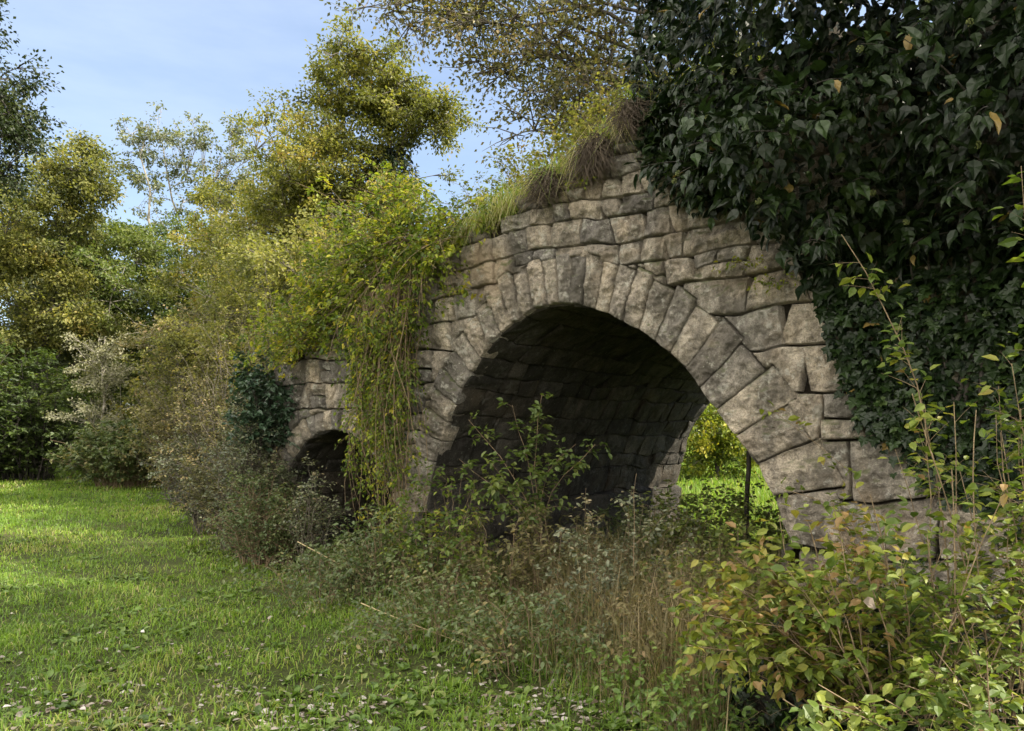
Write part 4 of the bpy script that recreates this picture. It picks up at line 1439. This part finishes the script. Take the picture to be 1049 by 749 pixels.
cane_plant('dogwood_shrub', 'low yellow leaved spray hanging in front of the ivy rock at the bottom',
           bunch([(990, 2.9), (1020, 3.0), (1050, 2.8)], [(835, 715, 2.85), (915, 690, 2.9), (985, 700, 2.8)], .20, 3, (.08, .12, .08)),
           M['shrub_yel'], M['cane'], 443, .06, 13, .2, 5, group=G_R, rn0=.52, start=.35, droop=.2, up=.1)
cane_plant('dogwood_shrub', 'upright yellow green shrub at the right edge in front of the ivy',
           bunch([(1010, 3.6), (1050, 3.5), (1080, 3.4)], [(960, 470, 3.6), (1020, 400, 3.5), (1050, 340, 3.4)], .05, 5, (.14, .15, .2)),
           M['shrub_yel'], M['cane'], 444, .058, 12, .28, 4, group=G_R, rn0=.5, start=.35, droop=.15, up=.25)
cane_plant('tall_cane', 'tall slanting cane with sparse lime leaves in front of the ivy',
           [[gp(1000, 3.7), at(945, 400, 3.7), at(905, 310, 3.7), at(862, 240, 3.7)]], M['shrub_yel'], M['cane'], 445, .062, 34, .22, 3, group='tall canes before the ivy', rn0=.5, start=.35, rad=.007, m=14, droop=.1)
cane_plant('tall_cane', 'thin cane with small leaves leaning left over the corner stones',
           [[gp(960, 3.9), at(885, 480, 4.0), at(790, 420, 4.2)], [gp(960, 3.9), at(880, 520, 4.1), at(800, 500, 4.3)]], M['shrub_yel'], M['cane'], 446, .055, 15, .13, 3, group='tall canes before the ivy', rn0=.6, start=.4, rad=.004, droop=.1)
cane_plant('tall_cane', 'cane with fresh leaves rising at the right edge to the ivy overhang',
           [[gp(1075, 3.2), at(1062, 350, 3.2), at(1046, 170, 3.2)]], M['shrub_yel'], M['cane'], 447, .065, 22, .14, 3, group='tall canes before the ivy', rn0=.55, start=.4, rad=.006, droop=.1)
for i, (a, b_, c, lab) in enumerate([((1040, 3.3), (985, 560, 3.3), (1000, 420, 3.3), 'bare pale stem rising through the right shrub'), ((975, 3.2), (982, 600, 3.2), (975, 480, 3.25), 'thin bare pale stem left of the longer bare stem')]):
    mb = MB()
    mb.tubes(bez(gp(*a)[None], at(*b_)[None], at(*c)[None], 10), np.linspace(.004, .002, 10)[None], 5)
    tag(mb.build('bare_stem', M['cane'], None, True), lab, 'stem', 'bare stems in the right shrub')
mb = MB()
mb.leaves(at(884, 616, 3.1)[None], np.array([[.9, .1, -.25]]), np.array([[-.2, -.8, .6]]), np.array([.075]), (OVATE[0] * np.array([1.3, 1, 1.6]), OVATE[1]), np.array([.3]))
tag(mb.build('dead_leaf', M['litter'], None), 'single pinkish dead leaf caught in the right foreground shrub', 'leaf')

# ------------------------------------------------------------------ light, sky, camera
SUN_EL, SUN_AZ = 46.0, 102.0     # azimuth clockwise from the viewing direction
w = bpy.data.worlds.new('World')
scene.world = w
w.use_nodes = True
nt = w.node_tree
nt.nodes.clear()
out = nt.nodes.new('ShaderNodeOutputWorld')
bg = nt.nodes.new('ShaderNodeBackground')
bg.inputs['Strength'].default_value = 0.10
sky = nt.nodes.new('ShaderNodeTexSky')
sky.sky_type = 'NISHITA'
sky.sun_disc = False
sky.sun_elevation = math.radians(SUN_EL)
sky.sun_rotation = math.radians(SUN_AZ)
sky.air_density = 1.0
sky.dust_density = 1.2
sky.ozone_density = 1.2
tc = nt.nodes.new('ShaderNodeTexCoord')
mp = nt.nodes.new('ShaderNodeMapping')
mp.inputs['Scale'].default_value = (1.2, 1.2, 5.0)
mp.inputs['Rotation'].default_value = (0.1, 0.25, 0.4)
nt.links.new(tc.outputs['Generated'], mp.inputs[0])
cl = ramp(nt, noise_n(nt, mp.outputs[0], 2.2, 6, 0.6), [(0.35, (.2, .2, .2)), (0.8, (.5, .5, .5))])
mix = mix_n(nt, cl, sky.outputs[0], (3.8, 4.4, 5.5))
# unseen bright cloud bank, added behind the photographer as fill for the shade
vd = nt.nodes.new('ShaderNodeVectorMath')
vd.operation = 'DOT_PRODUCT'
nt.links.new(tc.outputs['Generated'], vd.inputs[0])
vd.inputs[1].default_value = (-.50, -.68, .53)
bank = math_n(nt, 'ADD', vd.outputs['Value'], math_n(nt, 'MULTIPLY', math_n(nt, 'SUBTRACT', noise_n(nt, tc.outputs['Generated'], 3.2, 6, 0.6), .5), 1.3))
bf = ramp(nt, bank, [(0.2, (0, 0, 0)), (0.5, (.92, .92, .92))])
mix = mix_n(nt, bf, mix, (15.5, 14.6, 13.0))
nt.links.new(mix, bg.inputs[0])
nt.links.new(bg.outputs[0], out.inputs[0])

sd = bpy.data.lights.new('sun', 'SUN')
sd.energy = 5.0
sd.angle = math.radians(0.6)
sd.color = (1.0, .92, .77)
so = bpy.data.objects.new('sun', sd)
COL.objects.link(so)
el, az = math.radians(SUN_EL), math.radians(SUN_AZ)
to_sun = Vector((math.sin(az) * math.cos(el), math.cos(az) * math.cos(el), math.sin(el)))
so.rotation_euler = to_sun.to_track_quat('Z', 'Y').to_euler()
so.location = (20, 10, 30)

cd = bpy.data.cameras.new('camera')
co = bpy.data.objects.new('camera', cd)
COL.objects.link(co)
co.location = (0, 0, EYE)
co.rotation_euler = (math.radians(90), 0, 0)
cd.sensor_fit = 'HORIZONTAL'
cd.sensor_width = 36
cd.lens = 36 * F / 1049
cd.shift_y = (HY - 374.5) / 1049
cd.clip_end = 3000
cd.clip_start = 0.05
scene.camera = co
scene.view_settings.view_transform = 'Standard'
scene.view_settings.look = 'None'
scene.view_settings.gamma = 1
scene.view_settings.exposure = 1.35
scene.cycles.max_bounces = 6
scene.cycles.diffuse_bounces = 3
scene.cycles.glossy_bounces = 2
scene.cycles.transmission_bounces = 4
